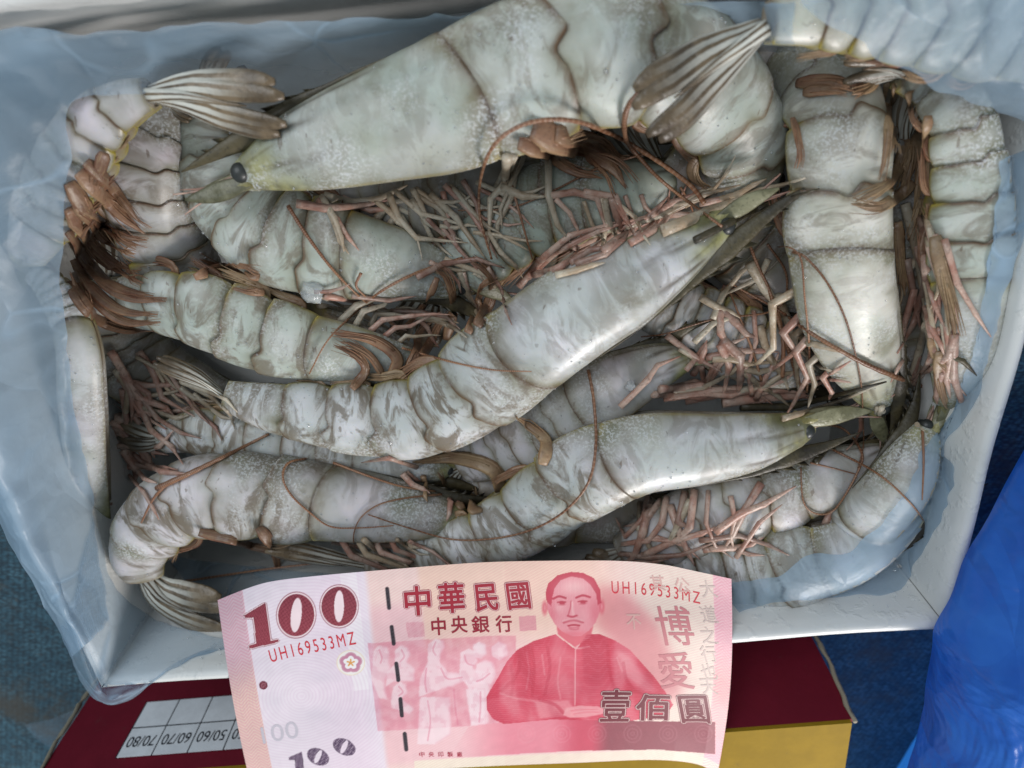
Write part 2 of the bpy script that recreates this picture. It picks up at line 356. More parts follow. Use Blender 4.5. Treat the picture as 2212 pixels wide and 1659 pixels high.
# ------------------------------------------------------------------ carton behind the tray
CTOP = 70.0
CR = P(1848, 1561, CTOP)*np.array([1, 1, 0]); CLf = P(70, 1694, CTOP)*np.array([1, 1, 0])
cdx = unit(CR-CLf); cw = float(np.linalg.norm(CR-CLf)); cdy = np.array([cdx[1], -cdx[0], 0])      # cdy points away from the tray
def CP(x, y, z): return CLf+cdx*x+cdy*y+ez*z
carton = empty('carton', CP(cw/2, 60, 0), 'maroon and yellow printed carton behind the white tray', 'carton')
CO = CP(cw/2, 60, 0)
def panel(name, o, ax, ay, an, w, h, th, m, parent=carton, org=CO, nx=12, ny=6, warp=0.0, seed=0, inset=0.0):
    V = []; 
    for side in (0, 1):
        for i in range(nx):
            for j in range(ny):
                x = inset+(w-2*inset)*i/(nx-1); y = inset+(h-2*inset)*j/(ny-1)
                k = warp*mnoise.noise(Vector((x*.02+seed, y*.02, seed)))*math.sin(math.pi*i/(nx-1))
                V.append(o+ax*x+ay*y+an*(k-(th if side else 0)))
    F = grid_faces(nx, ny); nn = nx*ny
    F2 = [tuple(q+nn for q in f[::-1]) for f in F]; S = []
    bd = [i*ny for i in range(nx)]+[(nx-1)*ny+j for j in range(1, ny)]+[i*ny+ny-1 for i in range(nx-2, -1, -1)]+[j for j in range(ny-2, 0, -1)]
    for k in range(len(bd)):
        a, b2 = bd[k], bd[(k+1) % len(bd)]; S.append((b2, a, a+nn, b2+nn))
    return mesh_obj(name, V, F+F2+S, m, parent, org, smooth=False)
panel('front_panel', CP(0, 0, 0), cdx, ez, -cdy, cw, CTOP-1.3, 1.4, M_RED, warp=.5)
panel('top_panel', CP(1.0, 0.2, CTOP), cdx, cdy, ez, cw-2.0, 120, 1.4, M_YEL, warp=.8, seed=3)
panel('side_panel', CP(0.9, 1.6, 0), cdy, ez, -cdx, 118, CTOP-1.6, 1.4, M_RED, seed=5)
panel('side_panel', CP(cw-0.9, 1.6, 0), cdy, ez, cdx, 118, CTOP-1.6, 1.4, M_RED, seed=6)
panel('back_panel', CP(1, 120, 0), cdx, ez, cdy, cw-2, CTOP-1.6, 1.4, M_RED, seed=7)
# worn cardboard edges that stand a little proud at both corners
for x0, s in ((-0.6, 1), (cw+0.5, -1)):
    pts = [CP(x0+0.9*s*math.sin(z*.11)+.7*s*mnoise.noise(Vector((z*.2, x0, 0))), -0.5, z) for z in np.linspace(2, CTOP+.2, 24)]
    V, F, _, _ = tube(pts, [0.75+.35*mnoise.noise(Vector((i*.5, x0, 3))) for i in range(24)], seg=7)
    mesh_obj('raw_edge', V, F, M_KRAFT, carton, CO)
def on_front(u, v, off=0.25):
    d = ray(u, v); nrm = -cdy; o = CLf+nrm*off
    t = np.dot(o-CAMV, nrm)/np.dot(d, nrm); q = CAMV+d*t-CLf
    return float(np.dot(q, cdx)), float(q[2])
# white size table: columns from x of the traced rule lines
x0 = np.mean([on_front(315, 1519)[0], on_front(255, 1640)[0]]); x1 = np.mean([on_front(387, 1512)[0], on_front(332, 1633)[0]])
cellw = x1-x0; zb = on_front(315, 1519)[1]; zm = on_front(286, 1576)[1]; zt = on_front(255, 1640)[1]
def flat_text(body, size, name='lettering', offset=0.0, shear=0.0, sx=1.0, spacing=1.0):
    """2D triangles of a line of lettering centred on the origin"""
    c = bpy.data.curves.new(name, 'FONT'); c.body = body; c.size = size; c.align_x = 'CENTER'; c.align_y = 'CENTER'; c.offset = offset; c.shear = shear; c.space_character = spacing
    c.resolution_u = 4
    o = bpy.data.objects.new(name, c); COL.objects.link(o); dg = bpy.context.evaluated_depsgraph_get(); dg.update()
    me = bpy.data.meshes.new_from_object(o.evaluated_get(dg)); bpy.data.objects.remove(o); bpy.data.curves.remove(c)
    v = np.array([p.co[:] for p in me.vertices]); f = [tuple(p.vertices) for p in me.polygons]
    if len(v):
        lo, hi = v.min(0), v.max(0); v = v-(lo+hi)/2; v[:, 0] *= sx
    bpy.data.meshes.remove(me); return v, f
LBL = ['70/80', '60/70', '50/60', '40/50', '30/40', '20/30', '16/20']
ncol = 3
for r, (za, zb2) in enumerate(((zb, zm), (zm, zt))):
    for c in range(5):
        if r == 0 and False: continue
        g = 0.22
        a = CP(x0+c*cellw+g, -0.30-0.5, za+g)
        panel('table_cell', a, cdx, ez, -cdy, cellw-2*g, (zb2-za)-2*g, 0.3, M_CELL, nx=2, ny=2)
        if r == 1 and c < 4:
            v, f = flat_text(LBL[c], (zb2-za)*.56); v[:, 0] *= cellw*.80/(v[:, 0].max()-v[:, 0].min()); v[:, 1] *= (zb2-za)*.36/(v[:, 1].max()-v[:, 1].min())
            ctr = CP(x0+(c+.5)*cellw, -0.30-0.62, (za+zb2)/2)
            # written upright on the carton, read from the tray side
            mesh_obj('lettering', [ctr-cdx*p[0]*-1+ez*p[1] for p in v] if False else [ctr-cdx*p[0]+ez*p[1] for p in v], f, M_INK, carton, CO, smooth=False)
for k in range(6):
    panel('rule_line', CP(x0+k*cellw-.16, -0.30-.56, zb), cdx, ez, -cdy, .32, zt-zb, .3, M_INK, nx=2, ny=2)
panel('rule_line', CP(x0, -0.30-.58, zm-.16), cdx, ez, -cdy, 5*cellw, .32, .3, M_INK, nx=2, ny=2)

# ------------------------------------------------------------------ prawns
SEGF = np.array([.105, .108, .105, .092, .088, .132])            # the six tail segments, share of the length
NPHI = 80
def make_body(spec):
    st = np.array(spec['spine'], float)                          # (u, v, z, half height in print pixels), head to tail
    pts = np.array([P(u, v, z) for u, v, z, h in st]); hm = np.array([h*depth(p)/FPX for (u, v, z, h), p in zip(st, pts)])
    S = crom(np.column_stack([pts, hm]), 240)
    C, H = S[:, :3], S[:, 3]
    L = float(np.sum(np.linalg.norm(np.diff(C, axis=0), axis=1)))
    T = tangents(C); sg = spec.get('dors', 1); roll = math.radians(spec.get('roll', 8))
    Wd = np.zeros_like(C); D = np.zeros_like(C)
    for i in range(len(C)):
        N = unit(unit(CAMV-C[i])*.55+ez*.45); w = unit(N-np.dot(N, T[i])*T[i]); d = sg*np.cross(w, T[i])
        D[i] = d*math.cos(roll)+w*math.sin(roll); Wd[i] = w*math.cos(roll)-d*math.sin(roll)
    ss = np.linspace(0, 1, len(C))
    def fr(s):
        f = lambda A: np.array([np.interp(s, ss, A[:, k]) for k in range(3)]).T
        ov = np.minimum(np.asarray(s), 0)*L
        c = f(C)+ov[..., None]*T[0]
        return c, unit_rows(f(T)), unit_rows(f(D)), unit_rows(f(Wd)), np.interp(s, ss, H)
    cf = spec.get('cf', .37); segl = SEGF/SEGF.sum()*(1-cf)
    bnd = np.concatenate([[cf], cf+np.cumsum(segl)])
    phi = np.linspace(-math.pi, math.pi, NPHI, endpoint=False)
    ap = np.abs(phi)
    def bcurve(i):
        """arc position of a shell margin for every angle round the body"""
        s0 = bnd[i]; ln = segl[min(i, 5)]
        if i == 0: return s0 + .035*np.cos(phi*1.0)*0 + .030*np.sin(ap*1.2-.3) - .02
        if i == 6: return np.full(NPHI, s0)
        jt = .05*mnoise.noise(Vector((i*3.1, spec['seed']*2.7, 0)))
        sw = (.12+jt)*np.sin(ap*2.0-.6)-.10*np.exp(-((ap-1.30)/.16)**2)+.06*np.exp(-((ap-1.05)/.14)**2)+(.24+jt)*np.clip((ap-1.45)/.8, 0, 1)
        return s0+ln*sw*(1 if i < 5 else .6)
    rows = []; A = {k: [] for k in ('edge', 'dv', 'head', 'groove', 'belly', 'cara', 'rim', 'su', 'pa')}
    wr = spec.get('wr', .74)
    def ring(s, rad, **k):
        c, t, d, w, h = fr(s)
        cs_, sn = np.cos(phi), np.sin(phi)
        # egg-shaped section: keeled back, rounder flanks
        cx = np.sign(sn)*np.abs(sn)**.88*wr; cy = np.sign(cs_)*np.abs(cs_)**.94
        p = c+d*(h*rad*cy)[:, None]+w*(h*rad*cx)[:, None]
        rows.append(p)
        k['su'] = np.asarray(s)*L*MM; k['pa'] = ap*h*MM
        for kk in A: A[kk].append(np.broadcast_to(k.get(kk, 0.0), (NPHI,)))
    dvv = ap/math.pi
    # --- head and carapace
    hl = .035
    for q in np.linspace(0, 1, 9)[:-1]:
        s = np.full(NPHI, -hl*(1-q)); ring(s, (.18+.82*math.sqrt(q))*.9, dv=dvv, head=1.0)
    b0 = bcurve(0)
    qs = np.concatenate([np.linspace(0, .9, 40), np.linspace(.91, 1, 8)])
    for q in qs:
        s = b0*q
        rad = .93+.07*min(1, q*4)+.018*max(0, (q-.88)/.12)
        rad = rad*np.ones(NPHI)
        und = np.clip((ap-2.50)/.25, 0, 1)                       # gill cover lower edge, then underside
        rad = rad*(1-.24*und)
        g = np.zeros(NPHI)
        g = np.maximum(g, np.exp(-((ap-.30)/.07)**2)*min(1, max(0, (.72-q)*6))*.75)
        l1 = .62+1.1*(q-.1)                                       # slanting groove behind the eye
        g = np.maximum(g, np.exp(-((ap-l1)/.085)**2)*sm_(q, .08, .14)*(1-sm_(q, .26, .40))*.9)
        g = np.maximum(g, np.exp(-((ap-(1.9-.9*q))/.09)**2)*sm_(q, .10, .2)*(1-sm_(q, .30, .42))*.55)
        g = np.maximum(g, np.exp(-((ap-(1.50+.25*q))/.06)**2)*(1-sm_(q, .18, .28))*.9)
        g = np.maximum(g, np.exp(-((ap-(1.05-.3*q))/.06)**2)*(1-sm_(q, .13, .20))*.7)
        mrg = np.exp(-((ap-2.46)/.07)**2)*.8
        rad = rad*(1-.03*g)
        hd = np.clip(1.35-q/.15, 0, 1)*(.75+.25*np.sin(ap*5+spec['seed']))*np.ones(NPHI)+np.exp(-((ap-0)/.16)**2)*np.clip(1-q/.6, 0, 1)*.8+np.clip((ap-1.7)/.5, 0, 1)*np.clip(1-q/.45, 0, 1)*.8
        ring(s, rad, edge=np.clip(max(0, (q-.965)/.035)*.9+mrg*.5+math.exp(-((q-.03)/.018)**2)*np.exp(-((ap-1.5)/.7)**2)*.9, 0, 1), dv=dvv, head=np.clip(hd, 0, 1), groove=np.clip(g+mrg*.4, 0, 1), belly=und, cara=1.0, rim=np.clip(sm_(q, .86, 1.0)*.7+np.clip((ap-1.75)/.7, 0, 1)*.6+np.exp(-(ap/.45)**2)*.55+np.clip(.8-q/.3, 0, 1)*.55+np.exp(-((q-.45)/.12)**2)*np.exp(-((ap-1.1)/.5)**2)*.35, 0, 1))
    # --- six overlapping shells
    for i in range(6):
        a, b = bcurve(i), bcurve(i+1)
        tt = np.concatenate([[0, .015, .05], np.linspace(.12, .86, 8), [.91, .945, .97, .985, 1.0]])
        for t in tt:
            s = a+(b-a)*t
            lift = -.028+.066*(t**1.4)+.016*math.sin(math.pi*t) if i < 5 else -.030+.045*t
            if t == 0: lift = -.036
            rad = (1+lift)*np.ones(NPHI)
            fl = np.exp(-((ap-2.42)/.42)**2)                     # pleura: a rounded lobe per segment
            lobe = math.sin(math.pi*min(1, max(0, t*.90+.02)))**.50
            lo = .20 if i < 5 else .04
            rad = rad*(1+fl*(lo*lobe-.12*(i < 5)))
            und = np.clip((ap-2.62)/.18, 0, 1)
            rad = rad*(1-.40*und)*1.03
            ed = max(0, (t-.90)/.10) if i < 5 else max(0, (t-.93)/.07)*.6
            ed0 = max(0, 1-t/.05)*.8
            low = np.exp(-((ap-2.60)/.07)**2)*.95
            ring(s, rad, edge=np.maximum(max(ed, ed0), low), dv=dvv, belly=und, rim=np.clip((1-math.sin(math.pi*t)**.6)*.9+np.clip((ap-2.1)/.5, 0, 1)*.7+np.exp(-(ap/.5)**2)*.3, 0, 1))
    for q in (.3, .6, .85, 1.0):                                  # blunt end under the tail fan
        ring(np.full(NPHI, 1.0), .98*(1-q*.72), dv=dvv, edge=.5, belly=.3)
    V = np.vstack(rows); nr = len(rows)
    # organic irregularity
    F = grid_faces(nr, NPHI, True)
    F.append(tuple(range(NPHI))[::-1]); F.append(tuple((nr-1)*NPHI+k for k in range(NPHI)))
    seed = spec['seed']
    nz = np.array([mnoise.noise(Vector((x*.06+seed*7.3, y*.06, z*.06))) for x, y, z in V])
    cen = np.repeat(np.array([r.mean(0) for r in rows]), NPHI, axis=0)
    V = V+(V-cen)*(nz*.045)[:, None]
    return V, F, {k: np.concatenate(v) for k, v in A.items()}, fr, bnd, L
def sm_(x, a, b):
    t = min(1, max(0, (x-a)/(b-a))); return t*t*(3-2*t)
def unit_rows(a):
    return a/np.maximum(np.linalg.norm(a, axis=-1, keepdims=True), 1e-9)

GRP = 'frozen prawns heaped in the white tray'
PR = {}
STAIN = dict(A=.62, B=.4, D=.62, I=.75, G=.85, M=1.0, K=.95, L=1.0, N=1.0, E=.7, F=.8, H=.45)
def prawn(key, label, spine, **k):
    spec = dict(spine=spine, seed=len(PR)+1, **k)
    V, F, A, fr, bnd, L = make_body(spec)
    base = V.mean(0); base[2] = V[:, 2].min()
    e_ = empty('prawn', base, label, 'prawn', GRP)
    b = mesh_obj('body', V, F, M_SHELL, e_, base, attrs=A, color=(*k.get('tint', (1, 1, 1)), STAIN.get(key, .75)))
    PR[key] = dict(e=e_, o=base, V=V, F=F, fr=fr, bnd=bnd, L=L, spec=spec)
    return PR[key]
GRN = (.90, .96, .88); PNK = (1.0, .94, .95); CRM = (1.06, 1.05, .92); WHT = (1.10, 1.10, 1.10); DRK = (.55, .50, .47)  # GRN kept darker than WHT: painted shade for the top of the heap
prawn('A', 'largest prawn along the top of the tray, head and dark eye at left', [(548, 372, 57, 46), (640, 338, 57, 84), (760, 300, 57, 113), (900, 262, 57, 136), (1010, 226, 58, 147), (1130, 170, 58, 146), (1270, 126, 57, 142), (1400, 125, 54, 136), (1500, 175, 49, 122), (1570, 250, 43, 105), (1604, 325, 38, 92), (1592, 390, 33, 76), (1545, 445, 27, 54)], dors=1, roll=6, tint=GRN, cf=.355, eye=1, rost=[(640, 232), (560, 272), (480, 325), (392, 372)])
prawn('B', 'prawn at top right under the film flap, tail fan pointing down left', [(2330, 130, 60, 60), (2220, 100, 63, 86), (2080, 70, 65, 92), (1950, 45, 66, 88), (1840, 32, 67, 80), (1740, 36, 68, 66), (1660, 52, 69, 44)], dors=-1, roll=4, cf=.30, tint=CRM, fan=[(1650, 60), (1540, 140), (1460, 205), (1380, 262)], fanw=54)
prawn('M', 'central prawn lying diagonally over the heap, head at upper right', [(1545, 492, 55, 42), (1450, 548, 56, 76), (1340, 612, 57, 104), (1235, 672, 57, 116), (1130, 745, 56, 115), (1045, 815, 54, 108), (960, 872, 52, 97), (870, 902, 51, 88), (770, 902, 50, 78), (670, 890, 49, 66), (580, 876, 48, 54), (492, 852, 47, 34)], dors=1, roll=10, tint=WHT, cf=.385, rost=[(1500, 585), (1590, 525), (1670, 455), (1768, 392)], fan=[(480, 850), (430, 818), (390, 800), (335, 778)], fanw=20, spread=.55)
prawn('K', 'curved prawn above the banknote with its head pointing right', [(1722, 925, 50, 44), (1620, 948, 51, 70), (1490, 962, 52, 90), (1385, 970, 52, 97), (1295, 1000, 52, 98), (1210, 1052, 51, 92), (1135, 1110, 50, 83), (1055, 1156, 49, 72), (960, 1190, 47, 62), (870, 1212, 45, 50), (800, 1222, 43, 34)], dors=1, roll=8, tint=WHT, cf=.37, rost=[(1640, 1010), (1720, 990), (1790, 962), (1858, 935)], fan=[(800, 1222), (730, 1210), (650, 1195), (575, 1182)], fanw=24, spread=.5)
prawn('L', 'prawn in the lower left corner, tail fan bent under beside the banknote', [(985, 1118, 44, 36), (900, 1110, 46, 64), (800, 1098, 48, 80), (700, 1086, 50, 86), (610, 1076, 51, 90), (520, 1068, 52, 90), (440, 1072, 52, 86), (375, 1098, 52, 80), (325, 1145, 51, 72), (304, 1195, 51, 58), (312, 1238, 51, 42)], dors=-1, roll=6, tint=PNK, cf=.36, fan=[(312, 1240), (350, 1285), (410, 1315), (490, 1335)], fanw=44)
prawn('G', 'prawn left of the centre with rounded shell lobes facing up', [(925, 800, 38, 36), (830, 772, 41, 66), (730, 748, 43, 82), (630, 728, 44, 88), (545, 700, 44, 92), (470, 672, 44, 90), (400, 655, 43, 80), (330, 648, 41, 66), (265, 645, 39, 52), (200, 636, 37, 36)], dors=1, roll=-6, tint=GRN, cf=.34, fan=[(200, 636), (150, 620), (110, 606), (62, 596)], fanw=18, spread=.4)
prawn('F', 'pinkish grey prawn at upper left with brown swimmerets on its left side', [(470, 660, 26, 40), (420, 610, 30, 70), (365, 540, 34, 86), (332, 460, 37, 90), (318, 385, 39, 88), (318, 315, 39, 80), (332, 255, 37, 62), (352, 210, 35, 40)], dors=-1, roll=-4, tint=PNK, cf=.22, fan=[(352, 212), (372, 222), (395, 236), (420, 250)], fanw=16)
prawn('I', 'greenish prawn just beneath the largest prawn, curving along its belly', [(985, 610, 34, 40), (890, 575, 37, 76), (780, 548, 39, 98), (680, 532, 40, 106), (585, 500, 40, 104), (510, 438, 38, 92), (462, 362, 36, 74), (445, 300, 34, 58), (450, 250, 33, 40)], dors=1, roll=10, tint=GRN, cf=.36)
prawn('H', 'prawn in the upper left corner under clouded film, striped tail fan pointing right', [(60, 560, 42, 40), (100, 480, 48, 66), (140, 400, 53, 74), (180, 325, 56, 72), (225, 262, 58, 60), (275, 225, 59, 48), (325, 205, 60, 34)], dors=1, roll=0, tint=PNK, cf=.28, fan=[(325, 204), (400, 205), (500, 222), (618, 238)], fanw=46)
prawn('D', 'frosted prawn standing upright right of centre with its head at the bottom', [(1892, 868, 48, 36), (1862, 780, 50, 76), (1826, 680, 52, 104), (1806, 575, 53, 110), (1802, 480, 53, 106), (1803, 395, 53, 104), (1803, 305, 51, 102), (1785, 222, 45, 94), (1735, 178, 35, 82), (1680, 195, 25, 66), (1655, 255, 20, 50), (1645, 330, 17, 34)], dors=-1, roll=12, tint=CRM, cf=.41, few=1, rost=[(1930, 770), (1938, 840), (1935, 900), (1920, 965)])
prawn('E', 'prawn against the right wall of the tray with red legs on its left', [(2052, 860, 56, 38), (2068, 770, 61, 66), (2078, 660, 61, 80), (2086, 560, 61, 84), (2088, 470, 61, 82), (2086, 390, 61, 78), (2078, 315, 61, 72), (2060, 245, 61, 64), (2015, 190, 56, 52), (1950, 160, 56, 38)], dors=-1, roll=4, tint=GRN, cf=.42, rost=[(2100, 740), (2115, 780), (2100, 830), (2060, 900)])
prawn('O', 'narrow pale prawn at the left edge half hidden by the film', [(220, 1130, 44, 27), (198, 1050, 46, 42), (188, 950, 48, 48), (182, 850, 49, 50), (176, 760, 49, 48), (157, 690, 48, 43), (117, 625, 46, 35), (77, 590, 44, 26)], dors=1, roll=4, tint=WHT, cf=.82, few=1, rost=[(172, 1060), (185, 1110), (205, 1150), (240, 1195)])
prawn('N', 'prawn below the central one showing a slice of its back', [(960, 1005, 35, 36), (860, 995, 37, 58), (750, 985, 38, 66), (650, 970, 38, 68), (560, 950, 38, 66), (480, 935, 37, 60), (415, 932, 36, 50), (355, 945, 34, 34)], dors=1, roll=0, tint=WHT, cf=.3)
prawn('S', 'dim green prawn in the gap between the largest and the central prawn', [(1470, 400, 30, 40), (1380, 415, 32, 70), (1270, 430, 33, 90), (1170, 452, 33, 94), (1085, 500, 32, 88), (1010, 560, 30, 74), (950, 620, 28, 50)], dors=-1, roll=6, tint=(.78, .86, .76), cf=.36)  # tint lowered further, shade painted into the shell colour
prawn('R', 'buried prawn under the central one, green head and grey eye showing', [(1478, 772, 39, 36), (1400, 800, 41, 60), (1300, 850, 42, 84), (1215, 900, 41, 92), (1130, 940, 39, 86), (1060, 975, 37, 66), (1000, 1000, 35, 44)], dors=-1, roll=8, tint=PNK, cf=.42, eye=1, rost=[(1400, 735), (1440, 722), (1490, 708), (1545, 690)])
prawn('T', 'buried prawn below the head of the central prawn, crossed by antennae', [(1760, 800, 30, 36), (1680, 775, 32, 66), (1590, 735, 33, 80), (1500, 690, 33, 78), (1420, 650, 32, 66), (1360, 620, 30, 44)], dors=1, roll=6, tint=PNK, cf=.4)
prawn('Q', 'prawn under the curved one with pink legs folded across its belly', [(1930, 985, 44, 36), (1830, 1020, 46, 60), (1720, 1055, 47, 76), (1610, 1085, 47, 80), (1510, 1120, 46, 76), (1420, 1160, 44, 62), (1350, 1195, 42, 42)], dors=-1, roll=10, tint=PNK, cf=.34)
prawn('X', 'frosted prawn at the lower right corner in blue shade under film', [(1985, 1075, 54, 36), (1910, 1130, 54, 66), (1820, 1180, 54, 84), (1720, 1210, 54, 90), (1620, 1225, 49.9, 90), (1530, 1235, 48.4, 78), (1450, 1245, 47.0, 60), (1390, 1250, 46.0, 40)], dors=1, roll=0, tint=WHT, cf=.40)
prawn('Y', 'dark prawn deep in the upper right of the heap', [(1960, 330, 22, 40), (1900, 260, 25, 70), (1830, 190, 26, 86), (1740, 150, 26, 86), (1650, 160, 25, 76), (1580, 200, 24, 56)], dors=1, roll=0, tint=DRK, cf=.36)  # DRK tint paints the shade of the gaps onto the deepest prawns
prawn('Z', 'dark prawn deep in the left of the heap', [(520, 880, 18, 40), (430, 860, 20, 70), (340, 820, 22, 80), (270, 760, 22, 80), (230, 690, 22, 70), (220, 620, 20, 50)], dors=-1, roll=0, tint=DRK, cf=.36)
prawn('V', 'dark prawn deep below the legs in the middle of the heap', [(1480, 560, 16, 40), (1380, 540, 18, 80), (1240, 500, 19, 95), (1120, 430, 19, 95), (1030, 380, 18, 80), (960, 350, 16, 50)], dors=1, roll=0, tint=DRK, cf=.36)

prawn('P', 'frosted prawn wedged between the right wall and the blue shaded one', [(2000, 930, 55, 34), (1975, 985, 58, 56), (1945, 1040, 59, 68), (1900, 1095, 57, 70), (1850, 1145, 53, 62), (1800, 1185, 49, 42)], dors=-1, roll=4, tint=WHT, cf=.66, few=1)
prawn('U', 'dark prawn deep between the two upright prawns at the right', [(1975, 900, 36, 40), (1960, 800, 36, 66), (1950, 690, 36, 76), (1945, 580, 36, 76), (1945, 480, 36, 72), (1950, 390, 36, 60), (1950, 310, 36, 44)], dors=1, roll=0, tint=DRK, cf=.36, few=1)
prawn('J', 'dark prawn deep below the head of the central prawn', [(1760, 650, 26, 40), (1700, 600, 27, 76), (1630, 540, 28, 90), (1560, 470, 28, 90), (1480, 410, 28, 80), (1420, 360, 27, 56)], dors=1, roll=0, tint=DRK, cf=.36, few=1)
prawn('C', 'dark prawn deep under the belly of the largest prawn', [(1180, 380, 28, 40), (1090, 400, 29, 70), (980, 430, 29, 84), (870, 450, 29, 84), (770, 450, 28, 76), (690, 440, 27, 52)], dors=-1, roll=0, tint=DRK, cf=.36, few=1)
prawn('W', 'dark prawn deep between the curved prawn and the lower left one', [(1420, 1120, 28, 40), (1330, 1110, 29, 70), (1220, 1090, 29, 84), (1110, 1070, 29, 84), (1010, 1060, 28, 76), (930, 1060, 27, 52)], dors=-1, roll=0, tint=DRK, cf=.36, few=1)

# everything the loose limbs may rest on
def drape_tree(keys):
    V = []; F = []; n0 = 0
    for k in keys:
        V.append(PR[k]['V']); F += [tuple(i+n0 for i in f) for f in PR[k]['F']]; n0 += len(PR[k]['V'])
    return BVHTree.FromPolygons(np.vstack(V).tolist(), F)
TREE = drape_tree(PR.keys())
def surf(u, v, lift=0.0, zmin=20.0):
    d = unit(ray(u, v)); h = TREE.ray_cast(Vector(CAMV), Vector(d))
    p = np.array(h[0]) if h[0] is not None else P(u, v, zmin)
    if p[2] < zmin: p = P(u, v, zmin)
    return p - d*lift
def drape(pts, lift, n=None, smooth=2, zmin=20.0, jointed=False):
    """lay a traced line on the heap so that it bridges the hollows"""
    if jointed:
        q0 = np.array([p[:2] for p in pts], float); uv = np.vstack([np.linspace(a, b, 6)[:-1] for a, b in zip(q0[:-1], q0[1:])]+[q0[-1:]])
    else: uv = crom(np.array([p[:2] for p in pts], float), n or max(8, 4*len(pts)))
    q = np.array([surf(u, v, lift, zmin) for u, v in uv])
    dist = np.linalg.norm(q-CAMV, axis=1); dr = (q-CAMV)/dist[:, None]
    for _ in range(smooth):                                      # pull up over the neighbours, never into the heap
        a = np.concatenate([[dist[0]], (dist[:-2]+dist[2:])/2, [dist[-1]]]); dist = np.minimum(dist, a*.5+np.minimum(dist, a)*.5)
    return CAMV+dr*dist[:, None]
def px(p): return depth(p)/FPX                                   # mm per print pixel at p

# ------------------------------------------------------------------ limbs that every prawn has
def blade_along(path, width, thick, nrm, name, m, pr, prof=None, color=None, seg=10, tip=.04):
    n = len(path); t = np.linspace(0, 1, n)
    w = (np.sin(np.pi*np.clip(t*.86+.14, 0, 1))**.6 if prof is None else prof(t))*width
    w = np.maximum(w, tip*width)
    V, F, ax, al = tube(path, w, np.maximum(thick*np.minimum(1, w/width+.25), .08), nrm, seg)
    return mesh_obj(name, V, F, m, pr['e'], pr['o'], attrs={'bx': ax, 'by': al}, color=color)
def tail_fan(pr):
    fr, L, sp = pr['fr'], pr['L'], pr['spec']
    c, t, d, w, h = [x[0] for x in fr(np.array([1.0]))]
    if 'fan' in sp:
        f = sp['fan']; z0 = sp['spine'][-1][2]
        ctr = np.array([P(u, v, z0+1.5*i) for i, (u, v) in enumerate(f)]); ctr = crom(ctr, 16)
        wid = sp['fanw']*px(ctr[8])
    else:
        ctr = crom(np.array([c, c+t*h*1.1-d*h*.1, c+t*h*2.2-d*h*.5, c+t*h*3.2-d*h*1.1]), 16); wid = h*.8
    Ltan = tangents(ctr); spread = sp.get('spread', 1.0)
    # plane of the fan: normal mostly to the camera side, a little rolled
    for k, (off, wd, ln, lift, nm) in enumerate(((0.0, .34, .80, 1.4, 'telson'), (-.62, .50, 1.0, .7, 'uropod'), (.62, .50, 1.0, .6, 'uropod'), (-1.15, .52, .95, -.2, 'uropod'), (1.15, .52, .95, -.3, 'uropod'))):
        m_ = int(16*ln); pth = []
        for i in range(m_):
            s = i/15; N = unit(w-np.dot(w, Ltan[i])*Ltan[i]) if True else w
            side = np.cross(Ltan[i], N)
            pth.append(ctr[i]+side*off*wid*spread*(.22+.78*min(1, s*1.3))+N*(lift*(1-.3*s)))
        N0 = unit(w-np.dot(w, Ltan[8])*Ltan[8]); tilt = N0+np.cross(Ltan[8], N0)*off*.25
        prof = (lambda t: (1-t)**.8*.9+.08) if nm == 'telson' else (lambda t: np.minimum(1, .28+t*1.6)*np.sqrt(np.clip(1.0-np.clip((t-.62)/.40, 0, 1)**2, 0.02, 1)))
        blade_along(np.array(pth), wd*wid, .75, tilt, nm, M_TAIL, pr, prof, seg=14)
def rostrum(pr):
    fr, L, sp = pr['fr'], pr['L'], pr['spec']
    cf = pr['bnd'][0]
    c, t, d, w, h = fr(np.array([cf*.30, cf*.14, cf*.03, cf*.72, cf*.52]))
    base = [c[i]+d[i]*h[i]*f for i, f in enumerate((1.0, 1.0, 1.03))]; keel = [c[i]+d[i]*h[i]*.985 for i in (3, 4)]
    if 'rost' in sp:
        z0 = c[2][2]+ .0
        tips = [P(u, v, z0+(1.5 if i else .0)) for i, (u, v) in enumerate(sp['rost'])]
        pts = [*keel, base[0], base[1], *tips[2:]]
    else:
        pts = [*keel, *base, base[2]-t[2]*h[2]*1.5+d[2]*h[2]*.1, base[2]-t[2]*h[2]*3.2+d[2]*h[2]*.55]
    pth = crom(np.array(pts), 40); n = len(pth); s = np.linspace(0, 1, n)
    hw = h[0]*.29*np.interp(s, [0, .3, .5, .62, 1], [.10, .24, .75, 1.0, .06])
    V, F, ax, al = tube(pth, np.maximum(hw, .12), np.maximum(hw*.38, .1), w[1], 10)
    # teeth along the upper edge
    V = list(V); Tn = tangents(pth)
    for j in range(7):
        i = int(14+j*3.2); up = unit(np.cross(w[1], Tn[i])); up = up*np.sign(np.dot(up, d[1])); b = pth[i]+up*hw[i]*.8
        q = len(V); hh = max(.6, hw[i]*.8); ww = max(.15, hw[i]*.22)
        V += [b-Tn[i]*hh*1.2-w[1]*ww, b-Tn[i]*hh*1.2+w[1]*ww, b+Tn[i]*hh*1.0, b+Tn[i]*hh*1.6+up*hh]
        F += [(q, q+1, q+3), (q+1, q+2, q+3), (q+2, q, q+3), (q, q+2, q+1)]
    mesh_obj('rostrum', V, F, M_ROST, pr['e'], pr['o'], attrs={'bx': list(ax)+[0]*(len(V)-len(ax)), 'by': list(al)+[0]*(len(V)-len(al))})
